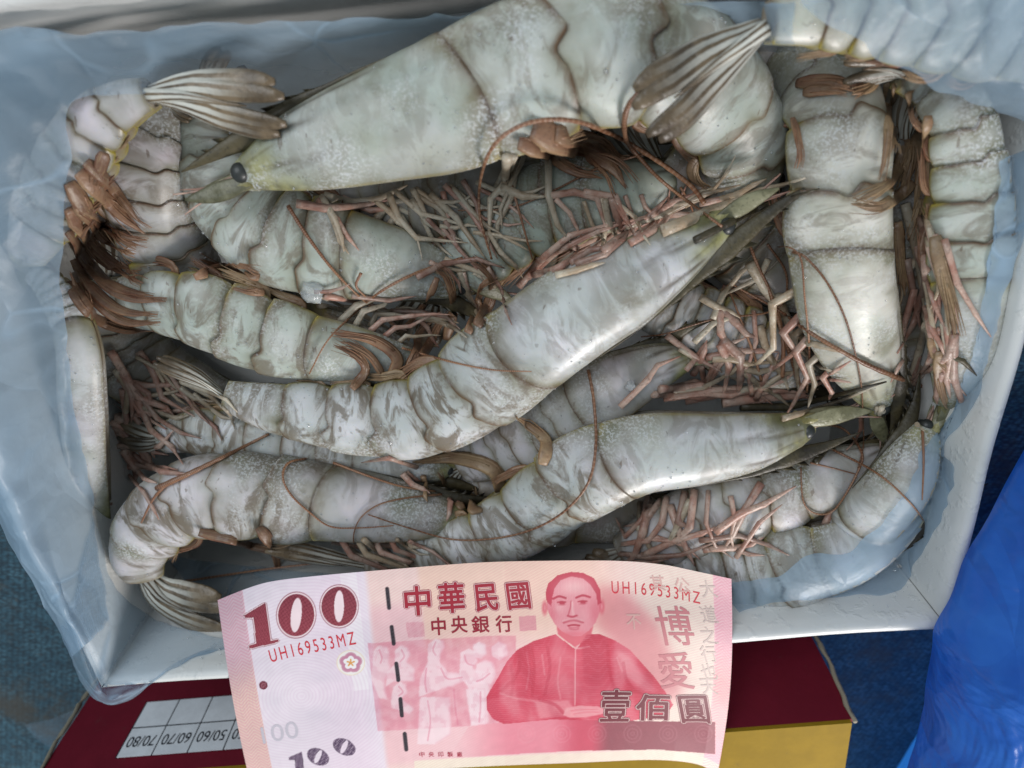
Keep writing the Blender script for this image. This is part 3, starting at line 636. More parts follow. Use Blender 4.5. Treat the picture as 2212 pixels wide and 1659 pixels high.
def eyes(pr):
    fr, sp = pr['fr'], pr['spec']; cf = pr['bnd'][0]
    c, t, d, w, h = [x[0] for x in fr(np.array([-.006]))]; hb = fr(np.array([cf*.3]))[4][0]
    for s in (1, -1):
        r = hb*.24; ctr = c-t*r*.45+d*h*.22+w*s*(h*.74*(.42 if pr['spec'].get('eye') else .30)+r*.22); V = []; F = []
        nu, nv = 12, 14
        for i in range(nu+1):
            th = math.pi*i/nu
            for j in range(nv):
                a = 2*math.pi*j/nv; V.append(ctr+(-t*.9*math.cos(th)+d*math.sin(th)*math.cos(a)*.95+w*s*math.sin(th)*math.sin(a)*.82)*r)
        F = grid_faces(nu+1, nv, True)
        eo = mesh_obj('eye', V, F, M_EYE, pr['e'], pr['o'])
        V, F, ax, al = tube([c-w*s*-h*.35+d*h*.2+t*.8, ctr-w*s*r*.4, ctr+w*s*r*.05], [r*.55, r*.7, r*.6], seg=10)
        mesh_obj('eye_stalk', V, F, M_LEGP, pr['e'], pr['o'])
def scales(pr):
    fr = pr['fr']; c, t, d, w, h = [x[0] for x in fr(np.array([0.0]))]
    for s in (1, -1):
        a0 = c-d*h*.25+w*s*h*.45
        pth = crom(np.array([a0, a0-t*h*1.2+w*s*h*.1, a0-t*h*2.4+d*h*.05, a0-t*h*3.5+d*h*.2]), 12)
        blade_along(pth, h*.46, .35, w*s+d*.35, 'antennal_scale', M_SCALE, pr, lambda q: np.clip(np.minimum(.5+q*1.5, 1.15-((q-.3)/.72)**2*1.1), .04, 1))
        a2 = c-d*h*.30+w*s*h*.38
        pth = crom(np.array([a2+t*h*.35, a2-t*h*.35-d*h*.04, a2-t*h*.95-d*h*.02, a2-t*h*1.5+d*h*.12]), 12)
        blade_along(pth, h*.34, h*.24, w*s, 'antenna_base', M_HEAD, pr, lambda q: np.where(q < .3, .95-.2*np.abs(q-.15), np.where(q < .65, .85-.3*np.abs(q-.48), .66*(1.12-q))))
        for k in range(2):                                       # short feelers between the scales
            a1 = c+d*h*(.05-.2*k)+w*s*h*.2
            pth = crom(np.array([a1, a1-t*h*1.2+w*s*.4, a1-t*h*2.6-d*h*.2*k, a1-t*h*3.9+d*h*(.3-.8*k)+w*s*1.0]), 14)
            V, F, ax, al = tube(pth, np.linspace(h*.13, .15, 14), seg=6)
            mesh_obj('antennule', V, F, M_LEG, pr['e'], pr['o'], attrs={'bx': ax, 'by': al})
def walking_legs(pr, R, near=True):
    fr, cf = pr['fr'], pr['bnd'][0]; sw = R.uniform(.5, 1.1); kn = R.uniform(-.2, .5)
    for i in range(5):
        for s in (1, -1):
            if s < 0 and i != 2: continue
            q = cf*(.34+.12*i); c, t, d, w, h = [x[0] for x in fr(np.array([q]))]
            a = c-d*h*.72+w*s*h*.22; j = lambda k: (R.random()-.5)*k
            ln = h*(.75+.12*i)
            p1 = a-d*ln*.42-t*ln*(.30*sw+j(.2))+w*s*ln*.05
            p2 = p1-t*ln*(.95*sw+j(.5))-d*ln*(.10+j(.5))+w*j(.3)*ln
            p3 = p2-t*ln*(.75*sw*kn+.2+j(.7))-d*ln*(.34+j(.6))+w*(j(.4)-.1)*ln
            p4 = p3+(p3-p2)*.5-t*ln*j(.5)
            pts = np.vstack([np.linspace(x, y, 5)[:-1] for x, y in ((a, p1), (p1, p2), (p2, p3), (p3, p4))]+[p4[None]])
            r0 = h*.078; rad = r0*np.interp(np.linspace(0, 1, len(pts)), [0, .25, .5, .75, 1], [1.3, 1.05, .8, .55, .16])
            rad[4::4] *= 1.18
            V, F, ax, al = tube(pts, rad, rad*.75, w, seg=7)
            mesh_obj('leg', V, F, M_LEG if R.random() < .5 else M_LEGP, pr['e'], pr['o'], attrs={'bx': ax, 'by': al})
RP = random.Random(5)
def feather(c, w, nr, m, pr, flat=.20, lashes=7):
    """stalk and blade with a fringe of loose lashes, one mesh; w = half width in mm"""
    n = len(c); T = tangents(c); t = np.linspace(0, 1, n); pf = np.interp(t, [0, .15, .5, .8, 1], [.55, .85, .75, .40, .04])
    V, F, ax, al = tube(c, w*pf, w*pf*flat+.15, nr, 8); V, F, ax, al = list(V), list(F), list(ax), list(al)
    for j in range(lashes):
        a = RP.uniform(-.55, .55); b2 = a*RP.uniform(1.2, 2.4)+RP.uniform(-.3, .3); i0 = RP.randint(1, max(2, n//2)); up = RP.uniform(.1, .9); q = []
        for i in range(i0, n):
            f = (i-i0)/(n-1-i0+1e-6); sd = np.cross(T[i], unit(nr[i])); q.append(c[i]+sd*w*(a+(b2-a)*f**1.4)+unit(nr[i])*up*(.4+f*.8)+T[i]*f*w*RP.uniform(-.04, .12))
        ww = RP.uniform(.10, .22)*w
        v2, f2, a2, l2 = tube(np.array(q), np.linspace(ww, ww*.15, len(q)), np.linspace(ww*.6, ww*.12, len(q)), None, 5)
        n0 = len(V); V += list(v2); F += [tuple(x+n0 for x in ff) for ff in f2]; ax += list(np.array(a2)*.5+RP.uniform(-2, 2)); al += list(l2)
    mesh_obj('swimmeret', V, F, m, pr['e'], pr['o'], attrs={'bx': ax, 'by': al})
def swimmerets(pr, R):
    fr, bnd = pr['fr'], pr['bnd']
    for i in range(5):
        if pr['spec'].get('few') and i % 2: continue
        q = bnd[i]+(bnd[i+1]-bnd[i])*.4; c, t, d, w, h = [x[0] for x in fr(np.array([q]))]
        j = lambda k: (R.random()-.5)*k; ln = h*(.75+j(.45))
        a = c-d*h*.60+w*h*.22; b = a-d*ln*(.36+j(.2))+t*ln*(.02+j(.2))+w*.4
        e1 = b-d*ln*(.14+j(.2))+t*ln*.45+w*ln*j(.2); e2 = e1-d*ln*(.0+j(.4))+t*ln*(.65+j(.4))-w*ln*.1
        pth = crom(np.array([a, b, e1, e2]), 14); nr = np.tile(unit(w+d*j(1.0)+t*.2), (14, 1))
        feather(pth, h*.17, nr, M_PLEO if R.random() < .6 else M_PLEO2, pr)
R = random.Random(11)
for k, pr in PR.items():
    tail_fan(pr); rostrum(pr); eyes(pr); scales(pr)
    if k in 'LGNIDX': walking_legs(pr, R)
    swimmerets(pr, R)

# ------------------------------------------------------------------ traced limbs and antennae
def leg_on(key, pts, w, m=M_LEG, lift=1.6, name='leg', zmin=28):
    pr = PR[key]; c = drape(pts, lift, None, 3, zmin, True); k = px(c[len(c)//2]); n = len(c)
    rad = w*.5*k*np.interp(np.linspace(0, 1, n), [0, .35, .7, 1], [1.0, .86, .66, .16]); rad[5:-1:5] *= 1.16
    V, F, ax, al = tube(c, rad, rad*.78, seg=9); mesh_obj(name, V, F, m, pr['e'], pr['o'], attrs={'bx': ax, 'by': al})
def pleo_on(key, pts, w, lift=2.0, m=M_PLEO, zmin=28, flat=.20):
    pr = PR[key]; c = drape(pts, lift, 5*len(pts), 2, zmin); k = px(c[len(c)//2])
    nr = np.array([unit(CAMV-p)+np.array([.25, .1, 0]) for p in c])
    feather(c, w*.5*k, nr, m, pr, flat)
def antenna(key, pts, w=5.0, lift=1.2, w2=None, arch=0.0, zmin=34):
    pr = PR[key]; c = drape(pts, lift, 9*len(pts), 14, zmin); n = len(c); k = px(c[n//2])
    if arch: c = c+ez*(np.sin(np.linspace(0, math.pi, n))*arch)[:, None]
    w2 = w*.6 if w2 is None else w2
    V, F, ax, al = tube(c, np.linspace(w, w2*.7, n)*.44*k*(1+.08*np.sin(np.arange(n)*1.7)), seg=7); mesh_obj('antenna', V, F, M_ANT, pr['e'], pr['o'], attrs={'bx': ax, 'by': al})
# swimmerets that show clearly
for a in (('M', [(964, 735), (980, 660), (965, 605), (940, 582)], 30), ('M', [(1030, 705), (1058, 650), (1062, 600), (1015, 562)], 34), ('M', [(945, 600), (928, 640), (895, 685), (860, 720)], 18),
          ('M', [(841, 820), (858, 775), (806, 735), (715, 720)], 34), ('M', [(830, 815), (800, 770), (760, 745), (735, 738)], 22), ('M', [(905, 780), (930, 740), (950, 700), (985, 665)], 26),
          ('K', [(1080, 1060), (1068, 1015), (990, 990), (890, 1000)], 44), ('K', [(1000, 1100), (975, 1065), (945, 1020)], 24), ('K', [(1172, 1005), (1180, 955), (1150, 925), (1115, 903)], 36), ('K', [(1030, 1110), (1020, 1080), (1010, 1062)], 40),
          ('A', [(1150, 280), (1240, 320), (1320, 360), (1352, 408)], 60), ('A', [(1200, 290), (1290, 310), (1340, 350)], 50),
          ('E', [(1949, 225), (1958, 315), (1920, 395), (1848, 436)], 40), ('E', [(1975, 395), (1940, 425), (1893, 448), (1838, 440)], 36), ('E', [(1985, 260), (1975, 340), (1950, 410)], 34), ('E', [(1930, 190), (1935, 260), (1925, 330)], 34), ('E', [(1995, 330), (1985, 400), (1975, 450)], 26), ('E', [(1890, 160), (1880, 185), (1840, 205)], 36),
          ('D', [(1712, 255), (1722, 290), (1728, 335), (1722, 365)], 20), ('D', [(1735, 200), (1780, 195), (1830, 200)], 30),
          ('F', [(170, 372), (215, 415), (262, 465), (312, 506)], 44), ('F', [(165, 420), (205, 490), (250, 535), (290, 550)], 42), ('F', [(160, 470), (210, 545), (262, 590), (308, 612)], 40), ('F', [(160, 520), (205, 590), (270, 640), (358, 652)], 38), ('F', [(165, 590), (215, 655), (270, 695), (345, 698)], 36), ('F', [(225, 330), (215, 370), (200, 400)], 34),
          ('F', [(150, 395), (185, 450), (235, 500), (295, 535)], 40), ('F', [(150, 450), (190, 520), (240, 565), (300, 590)], 40), ('F', [(150, 500), (190, 570), (250, 620), (330, 640)], 38), ('F', [(160, 560), (205, 630), (265, 672), (340, 680)], 36), ('F', [(150, 610), (200, 680), (262, 712), (330, 716)], 34), ('F', [(185, 350), (225, 385), (270, 440), (300, 480)], 36), ('F', [(160, 440), (215, 470), (270, 510), (318, 520)], 30),
          ('M', [(1010, 720), (1030, 670), (1040, 620), (1075, 600)], 26), ('M', [(880, 800), (900, 760), (905, 720), (940, 690)], 26), ('M', [(760, 840), (790, 800), (770, 770), (720, 745)], 26), ('A', [(1120, 310), (1180, 330), (1240, 370), (1300, 385)], 40), ('A', [(1240, 290), (1300, 330), (1345, 385)], 40),
          ('E', [(1965, 200), (1970, 280), (1962, 350), (1945, 420)], 34), ('E', [(1915, 180), (1920, 250), (1915, 320), (1900, 390)], 26), ('D', [(1720, 180), (1790, 175), (1850, 185), (1890, 165)], 36), ('E', [(1990, 430), (1975, 480), (1960, 520)], 26), ('E', [(2005, 250), (2000, 320), (1985, 380)], 26),
          ('L', [(560, 1140), (588, 1180), (598, 1215), (596, 1256)], 26), ('L', [(430, 1150), (500, 1165), (560, 1185), (640, 1200)], 24),
          ('I', [(560, 600), (520, 590), (470, 575), (430, 560)], 26), ('I', [(600, 628), (545, 632), (500, 622)], 22), ('G', [(420, 600), (470, 580), (520, 575), (560, 590)], 24)):
    pleo_on(*a, m=M_PLEO2 if a[0] in 'EK' else M_PLEO)
# legs
for key, pts, w, m in (
    ('A', [(700, 425), (760, 440), (820, 430), (880, 400)], 22, M_LEGP), ('A', [(840, 420), (860, 470), (900, 515), (1010, 525)], 17, M_LEGP), ('A', [(890, 430), (920, 480), (960, 505), (1000, 520)], 14, M_LEGP),
    ('A', [(930, 420), (985, 470), (1020, 520), (1050, 560)], 16, M_LEGP), ('A', [(960, 400), (1010, 450), (1050, 510), (1075, 560)], 14, M_LEG), ('A', [(1095, 340), (1090, 400), (1060, 430), (1055, 540)], 20, M_LEGP),
    ('A', [(1085, 405), (1130, 425), (1180, 425)], 22, M_LEGP), ('A', [(640, 440), (700, 450), (780, 445), (850, 430)], 20, M_LEG), ('A', [(740, 430), (800, 455), (850, 450)], 18, M_LEG), ('A', [(1000, 390), (1030, 440), (1040, 500)], 14, M_LEG),
    ('M', [(1180, 425), (1240, 415), (1290, 430), (1310, 500)], 18, M_LEG), ('M', [(1260, 415), (1330, 425), (1350, 470), (1380, 520)], 16, M_LEG), ('M', [(1200, 430), (1230, 460), (1260, 520)], 13, M_LEG), ('M', [(1320, 430), (1345, 465), (1360, 500)], 13, M_LEG),
    ('M', [(1120, 620), (1170, 560), (1230, 510), (1330, 480)], 20, M_LEG), ('M', [(1140, 600), (1200, 545), (1290, 500), (1400, 465)], 18, M_LEG), ('M', [(1230, 540), (1300, 510), (1400, 480), (1520, 430)], 16, M_LEG), ('M', [(1350, 490), (1440, 460), (1520, 420), (1600, 400)], 18, M_LEGP), ('M', [(1430, 500), (1540, 455), (1640, 415), (1740, 385)], 26, M_LEGP), ('M', [(1500, 520), (1580, 480), (1660, 440), (1770, 408)], 16, M_ROST),
    ('K', [(1340, 880), (1400, 820), (1420, 790), (1470, 770)], 16, M_LEG), ('K', [(1560, 735), (1598, 770), (1600, 820), (1590, 870)], 24, M_LEG), ('K', [(1555, 745), (1575, 790), (1560, 870)], 18, M_LEG), ('K', [(1440, 725), (1500, 770), (1560, 805)], 16, M_LEG), ('K', [(1515, 790), (1522, 830), (1520, 865)], 14, M_LEG), ('K', [(1430, 850), (1500, 830), (1570, 845), (1700, 850)], 26, M_LEG), ('K', [(1480, 865), (1560, 850), (1640, 845), (1760, 862)], 24, M_LEG), ('K', [(1560, 870), (1640, 860), (1720, 855), (1800, 840)], 26, M_LEG), ('K', [(1740, 825), (1790, 810), (1838, 780)], 14, M_LEG), ('K', [(1600, 880), (1700, 880), (1780, 862), (1915, 825)], 20, M_ROST), ('K', [(1690, 905), (1760, 885), (1830, 860), (1900, 830)], 14, M_LEGP),
    ('K', [(1760, 1000), (1790, 965), (1860, 950), (1890, 935)], 14, M_ROST),
    ('Q', [(1400, 1070), (1390, 1120), (1350, 1160), (1330, 1120)], 16, M_LEG), ('Q', [(1440, 1075), (1430, 1130), (1400, 1170), (1340, 1180)], 17, M_LEG), ('Q', [(1480, 1065), (1465, 1130), (1490, 1140)], 20, M_LEG), ('Q', [(1500, 1060), (1490, 1140), (1460, 1170), (1380, 1165)], 18, M_LEG), ('Q', [(1530, 1060), (1525, 1130), (1545, 1180), (1585, 1208)], 11, M_LEG), ('Q', [(1545, 1150), (1600, 1110), (1650, 1090), (1720, 1050)], 20, M_LEG), ('Q', [(1590, 1205), (1640, 1130), (1690, 1090)], 13, M_LEG), ('Q', [(1330, 1195), (1400, 1205), (1470, 1200), (1550, 1170)], 16, M_LEG), ('Q', [(1340, 1215), (1410, 1215), (1480, 1195)], 12, M_LEG),
    ('E', [(1955, 440), (1975, 520), (1990, 600), (2000, 700)], 22, M_LEGP), ('E', [(1985, 470), (2010, 540), (2040, 640), (2060, 720)], 20, M_LEG), ('E', [(2020, 510), (2035, 580), (2050, 650), (2065, 730)], 34, M_PLEO), ('E', [(2062, 722), (2050, 770), (2010, 800), (1975, 815)], 20, M_LEG), ('E', [(2000, 700), (1985, 760), (1960, 830), (1945, 870)], 16, M_LEGP), ('E', [(1945, 870), (1960, 900), (1998, 932)], 18, M_LEGP), ('E', [(1970, 480), (1985, 560), (2020, 660), (2045, 720)], 16, M_LEG), ('E', [(2010, 730), (2020, 770), (2050, 800)], 18, M_PLEO), ('E', [(2030, 760), (2030, 820), (2045, 890)], 26, M_PLEO), ('E', [(2050, 770), (2080, 780), (2110, 812)], 14, M_ROST), ('E', [(1960, 560), (1975, 640), (1990, 720)], 16, M_LEG), ('E', [(1940, 480), (1945, 560), (1955, 640)], 24, M_PLEO),
    ('O', [(250, 800), (280, 840), (270, 900), (262, 960)], 18, M_LEGP), ('O', [(265, 900), (255, 960), (250, 1030), (240, 1090)], 34, M_LEG), ('O', [(285, 860), (300, 890), (380, 890), (440, 880)], 12, M_LEG), ('O', [(285, 895), (360, 895), (440, 870)], 15, M_LEG), ('O', [(270, 970), (320, 970), (345, 965), (375, 930)], 17, M_LEG), ('O', [(265, 970), (310, 1000), (350, 1020), (410, 1025)], 20, M_LEG), ('O', [(290, 830), (320, 850), (330, 880)], 16, M_LEG), ('O', [(240, 760), (270, 810), (300, 860), (360, 880)], 20, M_LEG), ('O', [(300, 760), (330, 800), (350, 860), (420, 900)], 18, M_LEG), ('O', [(255, 1000), (265, 1040), (270, 1080)], 18, M_LEG), ('O', [(330, 780), (380, 850), (440, 880)], 12, M_LEG),
    ('R', [(1540, 690), (1560, 640), (1600, 590), (1640, 560)], 16, M_LEGP), ('R', [(1500, 740), (1540, 700), (1600, 680)], 16, M_LEGP), ('T', [(1620, 570), (1650, 620), (1690, 680), (1720, 720)], 24, M_LEGP), ('T', [(1560, 620), (1620, 640), (1690, 650)], 14, M_LEG), ('T', [(1660, 560), (1640, 600), (1560, 640)], 16, M_LEGP), ('T', [(1680, 640), (1700, 690), (1725, 790)], 22, M_LEGP),
    ('G', [(700, 640), (760, 650), (820, 665), (880, 690)], 14, M_LEG), ('G', [(690, 660), (780, 680), (860, 720)], 15, M_LEGP), ('G', [(760, 640), (840, 650), (900, 640)], 12, M_LEG),
    ('I', [(900, 600), (960, 570), (1030, 560), (1090, 580)], 16, M_LEG), ('I', [(960, 560), (1040, 590), (1090, 620)], 14, M_LEGP), ('N', [(900, 1010), (840, 990), (780, 1000)], 14, M_LEG)):
    if m is M_PLEO: pleo_on(key, pts, w*1.2, m=M_PLEO2)
    else: leg_on(key, pts, w, m)
# tangled legs: many thin jointed limbs lying across each other
RT = random.Random(23)
def tangle(key, a, b, ang, spread, n, ln, w, mats, zmin=30):
    for i in range(int(n*.75+.5)):
        f = RT.random(); x, y = a[0]+(b[0]-a[0])*f+RT.uniform(-14, 14), a[1]+(b[1]-a[1])*f+RT.uniform(-14, 14)
        th = math.radians(ang+RT.uniform(-spread, spread)); pts = [(x, y)]; L_ = ln*RT.uniform(.6, 1.25)
        for q in (.42, .33, .25):
            x, y = x+math.cos(th)*L_*q, y+math.sin(th)*L_*q; pts.append((x, y)); th += math.radians(RT.choice((-1, 1))*RT.uniform(3, 30))
        leg_on(key, pts, w*RT.uniform(.8, 1.5), RT.choice(mats), lift=RT.uniform(.5, 2.0), zmin=zmin)
LL, LP_, LR = M_LEG, M_LEGP, M_PLEO2
tangle('A', (690, 428), (1050, 395), 50, 28, 16, 150, 12, (LP_, LP_, LL)); tangle('A', (1060, 350), (1200, 330), 95, 22, 7, 170, 13, (LP_, LL))
tangle('A', (760, 440), (1000, 420), 20, 20, 8, 150, 10, (LL, LP_)); tangle('A', (900, 470), (1100, 520), 35, 40, 10, 120, 9, (LP_, LL))
tangle('M', (1130, 610), (1420, 490), -28, 18, 14, 170, 13, (LL, LL, LP_)); tangle('M', (1180, 440), (1380, 430), 60, 25, 9, 110, 12, (LL, LP_)); tangle('M', (1400, 480), (1600, 420), -22, 10, 9, 150, 12, (LP_, LL))
tangle('T', (1480, 640), (1740, 720), 60, 40, 11, 140, 13, (LL, LP_, LP_)); tangle('R', (1420, 740), (1640, 800), 15, 30, 8, 130, 13, (LL, LP_)); tangle('K', (1380, 850), (1700, 860), -8, 12, 14, 190, 13, (LL, LL, LP_)); tangle('K', (1480, 790), (1640, 860), -75, 25, 8, 110, 14, (LL,))
tangle('E', (1960, 440), (2030, 520), 78, 12, 12, 240, 15, (LL, LP_, LL)); tangle('E', (1980, 620), (2060, 720), 95, 22, 12, 170, 14, (LL, LL, LP_)); tangle('E', (1960, 760), (2050, 820), 110, 35, 8, 110, 13, (LL, LP_))
tangle('O', (240, 740), (300, 900), 45, 40, 14, 150, 13, (LL, LL, LP_)); tangle('O', (250, 900), (290, 1060), 20, 45, 12, 120, 13, (LL,)); tangle('O', (300, 760), (420, 860), 40, 30, 10, 120, 11, (LL, LP_))
tangle('Q', (1350, 1090), (1720, 1045), 100, 30, 9, 140, 16, (LL, LL, LP_)); tangle('Q', (1330, 1190), (1560, 1180), -12, 16, 6, 170, 15, (LL,))
tangle('G', (680, 640), (900, 690), 20, 25, 10, 130, 11, (LL, LP_)); tangle('L', (620, 1180), (900, 1170), 25, 25, 9, 120, 10, (LL, LP_)); tangle('I', (900, 560), (1090, 600), 40, 40, 9, 110, 11, (LL, LP_))
tangle('D', (1850, 880), (1930, 880), 80, 30, 6, 90, 10, (LP_, LL)); tangle('N', (860, 1010), (1000, 1060), 60, 50, 7, 80, 12, (LL, LR))
# antennae
for key, pts, w, w2, lift, arch in (
    ('M', [(1522, 440), (1490, 400), (1420, 348), (1330, 295), (1240, 262), (1150, 264), (1078, 302), (1042, 370), (1036, 460), (1062, 560)], 16, 11, 4.0, 0),
    ('M', [(1385, 195), (1353, 240), (1352, 300), (1385, 345), (1440, 400), (1560, 490)], 13, 9, 2.5, 0),
    ('A', [(622, 445), (660, 505), (715, 578), (775, 640), (862, 712)], 10, 6, 1.6, 0),
    ('I', [(1000, 558), (900, 590), (820, 632), (752, 690), (705, 740), (668, 808)], 9, 5, 1.4, 0),
    ('G', [(868, 752), (930, 770), (1000, 788), (1070, 800), (1148, 803)], 7, 4, 1.2, 0),
    ('M', [(1271, 800), (1283, 870), (1287, 960), (1272, 1040), (1225, 1100), (1160, 1140), (1080, 1162), (980, 1166), (880, 1140), (795, 1112)], 8, 5, 1.4, 0),
    ('O', [(340, 1055), (416, 1020), (490, 984), (581, 938)], 15, 10, 1.2, 0),
    ('O', [(360, 1045), (330, 1080), (305, 1130)], 9, 6, 1.2, 0),
    ('K', [(262, 1276), (400, 1256), (560, 1232), (700, 1215), (800, 1200)], 7, 5, 1.2, 0),
    ('K', [(661, 991), (622, 1001), (611, 1033), (630, 1071), (672, 1110), (714, 1138), (774, 1141), (850, 1136)], 6, 4, 1.0, 0),
    ('K', [(720, 1000), (800, 1030), (870, 1052), (940, 1062)], 7, 5, 1.2, 0),
    ('L', [(958, 1068), (880, 1076), (820, 1090), (780, 1118), (764, 1155), (766, 1186)], 6, 4, 1.0, 0),
    ('K', [(1729, 845), (1712, 780), (1690, 721), (1662, 630), (1635, 570), (1606, 492)], 13, 9, 2.2, 0),
    ('K', [(1690, 815), (1692, 745), (1684, 690), (1668, 640)], 12, 10, 2.0, 0),
    ('T', [(1645, 823), (1628, 765), (1606, 707), (1588, 660), (1571, 616)], 8, 6, 1.6, 0),
    ('K', [(1743, 848), (1748, 753), (1738, 640), (1730, 560), (1705, 535), (1680, 534)], 7, 5, 1.6, 0),
    ('T', [(1712, 545), (1740, 556), (1788, 613), (1830, 700), (1858, 816), (1864, 900), (1865, 963), (1853, 1012)], 6, 4, 1.4, 0),
    ('E', [(2005, 840), (1946, 819), (1858, 781), (1753, 721), (1683, 672), (1578, 613)], 15, 8, 1.8, 0),
    ('M', [(1658, 528), (1697, 588), (1694, 648), (1655, 676), (1543, 690), (1438, 721), (1385, 728)], 6, 5, 1.4, 0),
    ('K', [(1767, 916), (1823, 928), (1861, 977), (1855, 1015), (1816, 1085), (1788, 1110), (1753, 1106), (1734, 1078), (1730, 1010)], 7, 5, 1.4, 0),
    ('K', [(1788, 966), (1893, 1022), (1960, 1080), (2000, 1135), (2024, 1210), (2036, 1262)], 7, 4, 1.4, 0),
    ('Q', [(1750, 1000), (1800, 1012), (1850, 1025)], 5, 4, 1.2, 0),
    ('A', [(1400, 330), (1300, 360), (1200, 410), (1100, 450), (990, 455)], 7, 5, 1.2, 0),
    ('A', [(1470, 405), (1490, 440), (1500, 470)], 7, 5, 1.2, 0),
    ('I', [(780, 590), (770, 620), (800, 650)], 8, 6, 1.2, 0),
    ('S', [(1105, 400), (1125, 470), (1150, 560)], 8, 6, 1.6, 0),
    ('D', [(1993, 930), (1995, 1000), (1992, 1080)], 7, 5, .8, 0)):
    antenna(key, pts, w, lift, w2, arch)

# ------------------------------------------------------------------ liner film
def sheet(name, rows, m, label=None, cat=None, parent=None, nu=60, nv=16, wr=1.0, seed=0, org=None, kind=None, freq=.05):
    """rows: list of stations, each a list of (u, v, z); lofted into one crumpled sheet"""
    k = max(len(r) for r in rows)
    G = np.array([crom(np.array([P(*q) for q in r]), nv) for r in rows])
    G2 = np.stack([crom(G[:, j], nu) for j in range(nv)], 1)
    V = G2.reshape(-1, 3)
    out = []
    for x, y, z in V:
        a = mnoise.noise(Vector((x*freq+seed, y*freq, z*freq))); b = 1-abs(mnoise.noise(Vector((x*freq*1.7, y*freq*1.1+seed, z*freq*.6))))*2
        c = mnoise.noise(Vector((x*freq*4, y*freq*4, seed)))
        e_ = 1-2*abs(mnoise.noise(Vector((x*freq*2.6+y*freq*1.1, y*freq*.7-x*freq*.4, seed*1.3)))); g_ = 1-2*abs(mnoise.noise(Vector((x*freq*1.2-y*freq*2.9, x*freq*.8, seed*2.1))))
        out.append((x+wr*(.7*a+.5*g_), y+wr*(.6*c+.5*e_), z+wr*(a*1.2+b*.7+c*.35+e_*1.0+g_*.8)))
    return np.array(out), grid_faces(nu, nv), np.tile(np.linspace(0, 1, nv), nu)
WALLV = []; WALLF = []
for ch in list(tray.children):
    n0 = len(WALLV); WALLV += [tuple((np.array(v.co)/MM+TORG)) for v in ch.data.vertices]; WALLF += [tuple(i+n0 for i in p.vertices) for p in ch.data.polygons]
for k in PR:
    if k in 'AIS': continue
    n0 = len(WALLV); WALLV += PR[k]['V'].tolist(); WALLF += [tuple(i+n0 for i in f) for f in PR[k]['F']]
TREE2 = BVHTree.FromPolygons(WALLV, WALLF)
def settle(V, lift=.8):
    out = np.array(V)
    for i, p in enumerate(out):
        d = unit(p-CAMV); h = TREE2.ray_cast(Vector(CAMV), Vector(d))
        if h[0] is not None:
            L_ = h[3]-lift
            if np.linalg.norm(p-CAMV) > L_: out[i] = CAMV+d*L_
    return out
def film_join(name, pieces, label, cat):
    LY = np.concatenate([(np.clip((np.arange(len(w_))/len(w_)-.42)/.08, 0, 1)*.30+np.clip(w_*1.3, 0, 1)**1.2*.30) if k_ == 0 else (.22+np.clip(w_*1.6, 0, 1)*.22) if k_ == 4 else w_*0+(.0, .14, .14, .34)[k_] for k_, (v, f, w_) in enumerate(pieces)]); pieces = [(settle(v), f) for v, f, w_ in pieces]; V = []; F = []; n0 = 0
    for v, f in pieces:
        V.append(v); F += [tuple(i+n0 for i in q) for q in f]; n0 += len(v)
    V = np.vstack(V); c = V.mean(0); c[2] = V[:, 2].min()
    o = mesh_obj(name, V, F, M_FILM, None, c, attrs={'layers': LY}); tag(o, label, cat); return o
left = sheet('l', [
    [(1700, 120, 34), (1700, 80, 44), (1700, 50, 50), (1700, 30, 56), (1700, 10, 60)],
    [(1150, 90, 34), (1150, 60, 44), (1150, 40, 50), (1150, 30, 54), (1150, 20, 58)],
    [(960, 130, 36), (960, 90, 44), (960, 60, 50), (960, 45, 54), (960, 35, 58)],
    [(780, 190, 38), (770, 130, 46), (765, 90, 52), (760, 65, 56), (755, 48, 59)],
    [(640, 232, 44), (620, 160, 48), (605, 105, 54), (595, 72, 58), (590, 55, 60)],
    [(470, 165, 50), (455, 130, 54), (440, 100, 58), (425, 78, 60), (415, 62, 61)],
    [(310, 200, 60), (270, 150, 60), (240, 115, 61), (210, 92, 62), (195, 78, 62)],
    [(170, 222, 61), (120, 180, 63), (60, 140, 64), (0, 110, 66), (-80, 95, 66)],
    [(160, 330, 60), (95, 330, 65), (0, 340, 70), (-190, 350, 74), (-330, 380, 58)],
    [(146, 500, 58), (80, 520, 64), (0, 540, 69), (-120, 560, 74), (-240, 590, 58)],
    [(138, 640, 54), (80, 660, 62), (10, 700, 68), (-80, 760, 74), (-170, 800, 56)],
    [(150, 760, 52), (100, 790, 58), (40, 850, 66), (-30, 930, 74), (-90, 960, 60)],
    [(190, 1000, 46), (140, 1020, 54), (90, 1050, 64), (30, 1085, 73), (-5, 1100, 64)],
    [(205, 1080, 43), (165, 1110, 52), (110, 1150, 64), (72, 1180, 73), (40, 1200, 64)],
    [(222, 1230, 40), (200, 1250, 50), (160, 1280, 64), (138, 1302, 73), (112, 1318, 62)],
    [(240, 1330, 40), (225, 1350, 52), (205, 1375, 66), (180, 1398, 73), (158, 1412, 62)]], M_FILM, nu=230, nv=54, wr=1.2, seed=1, freq=.045)
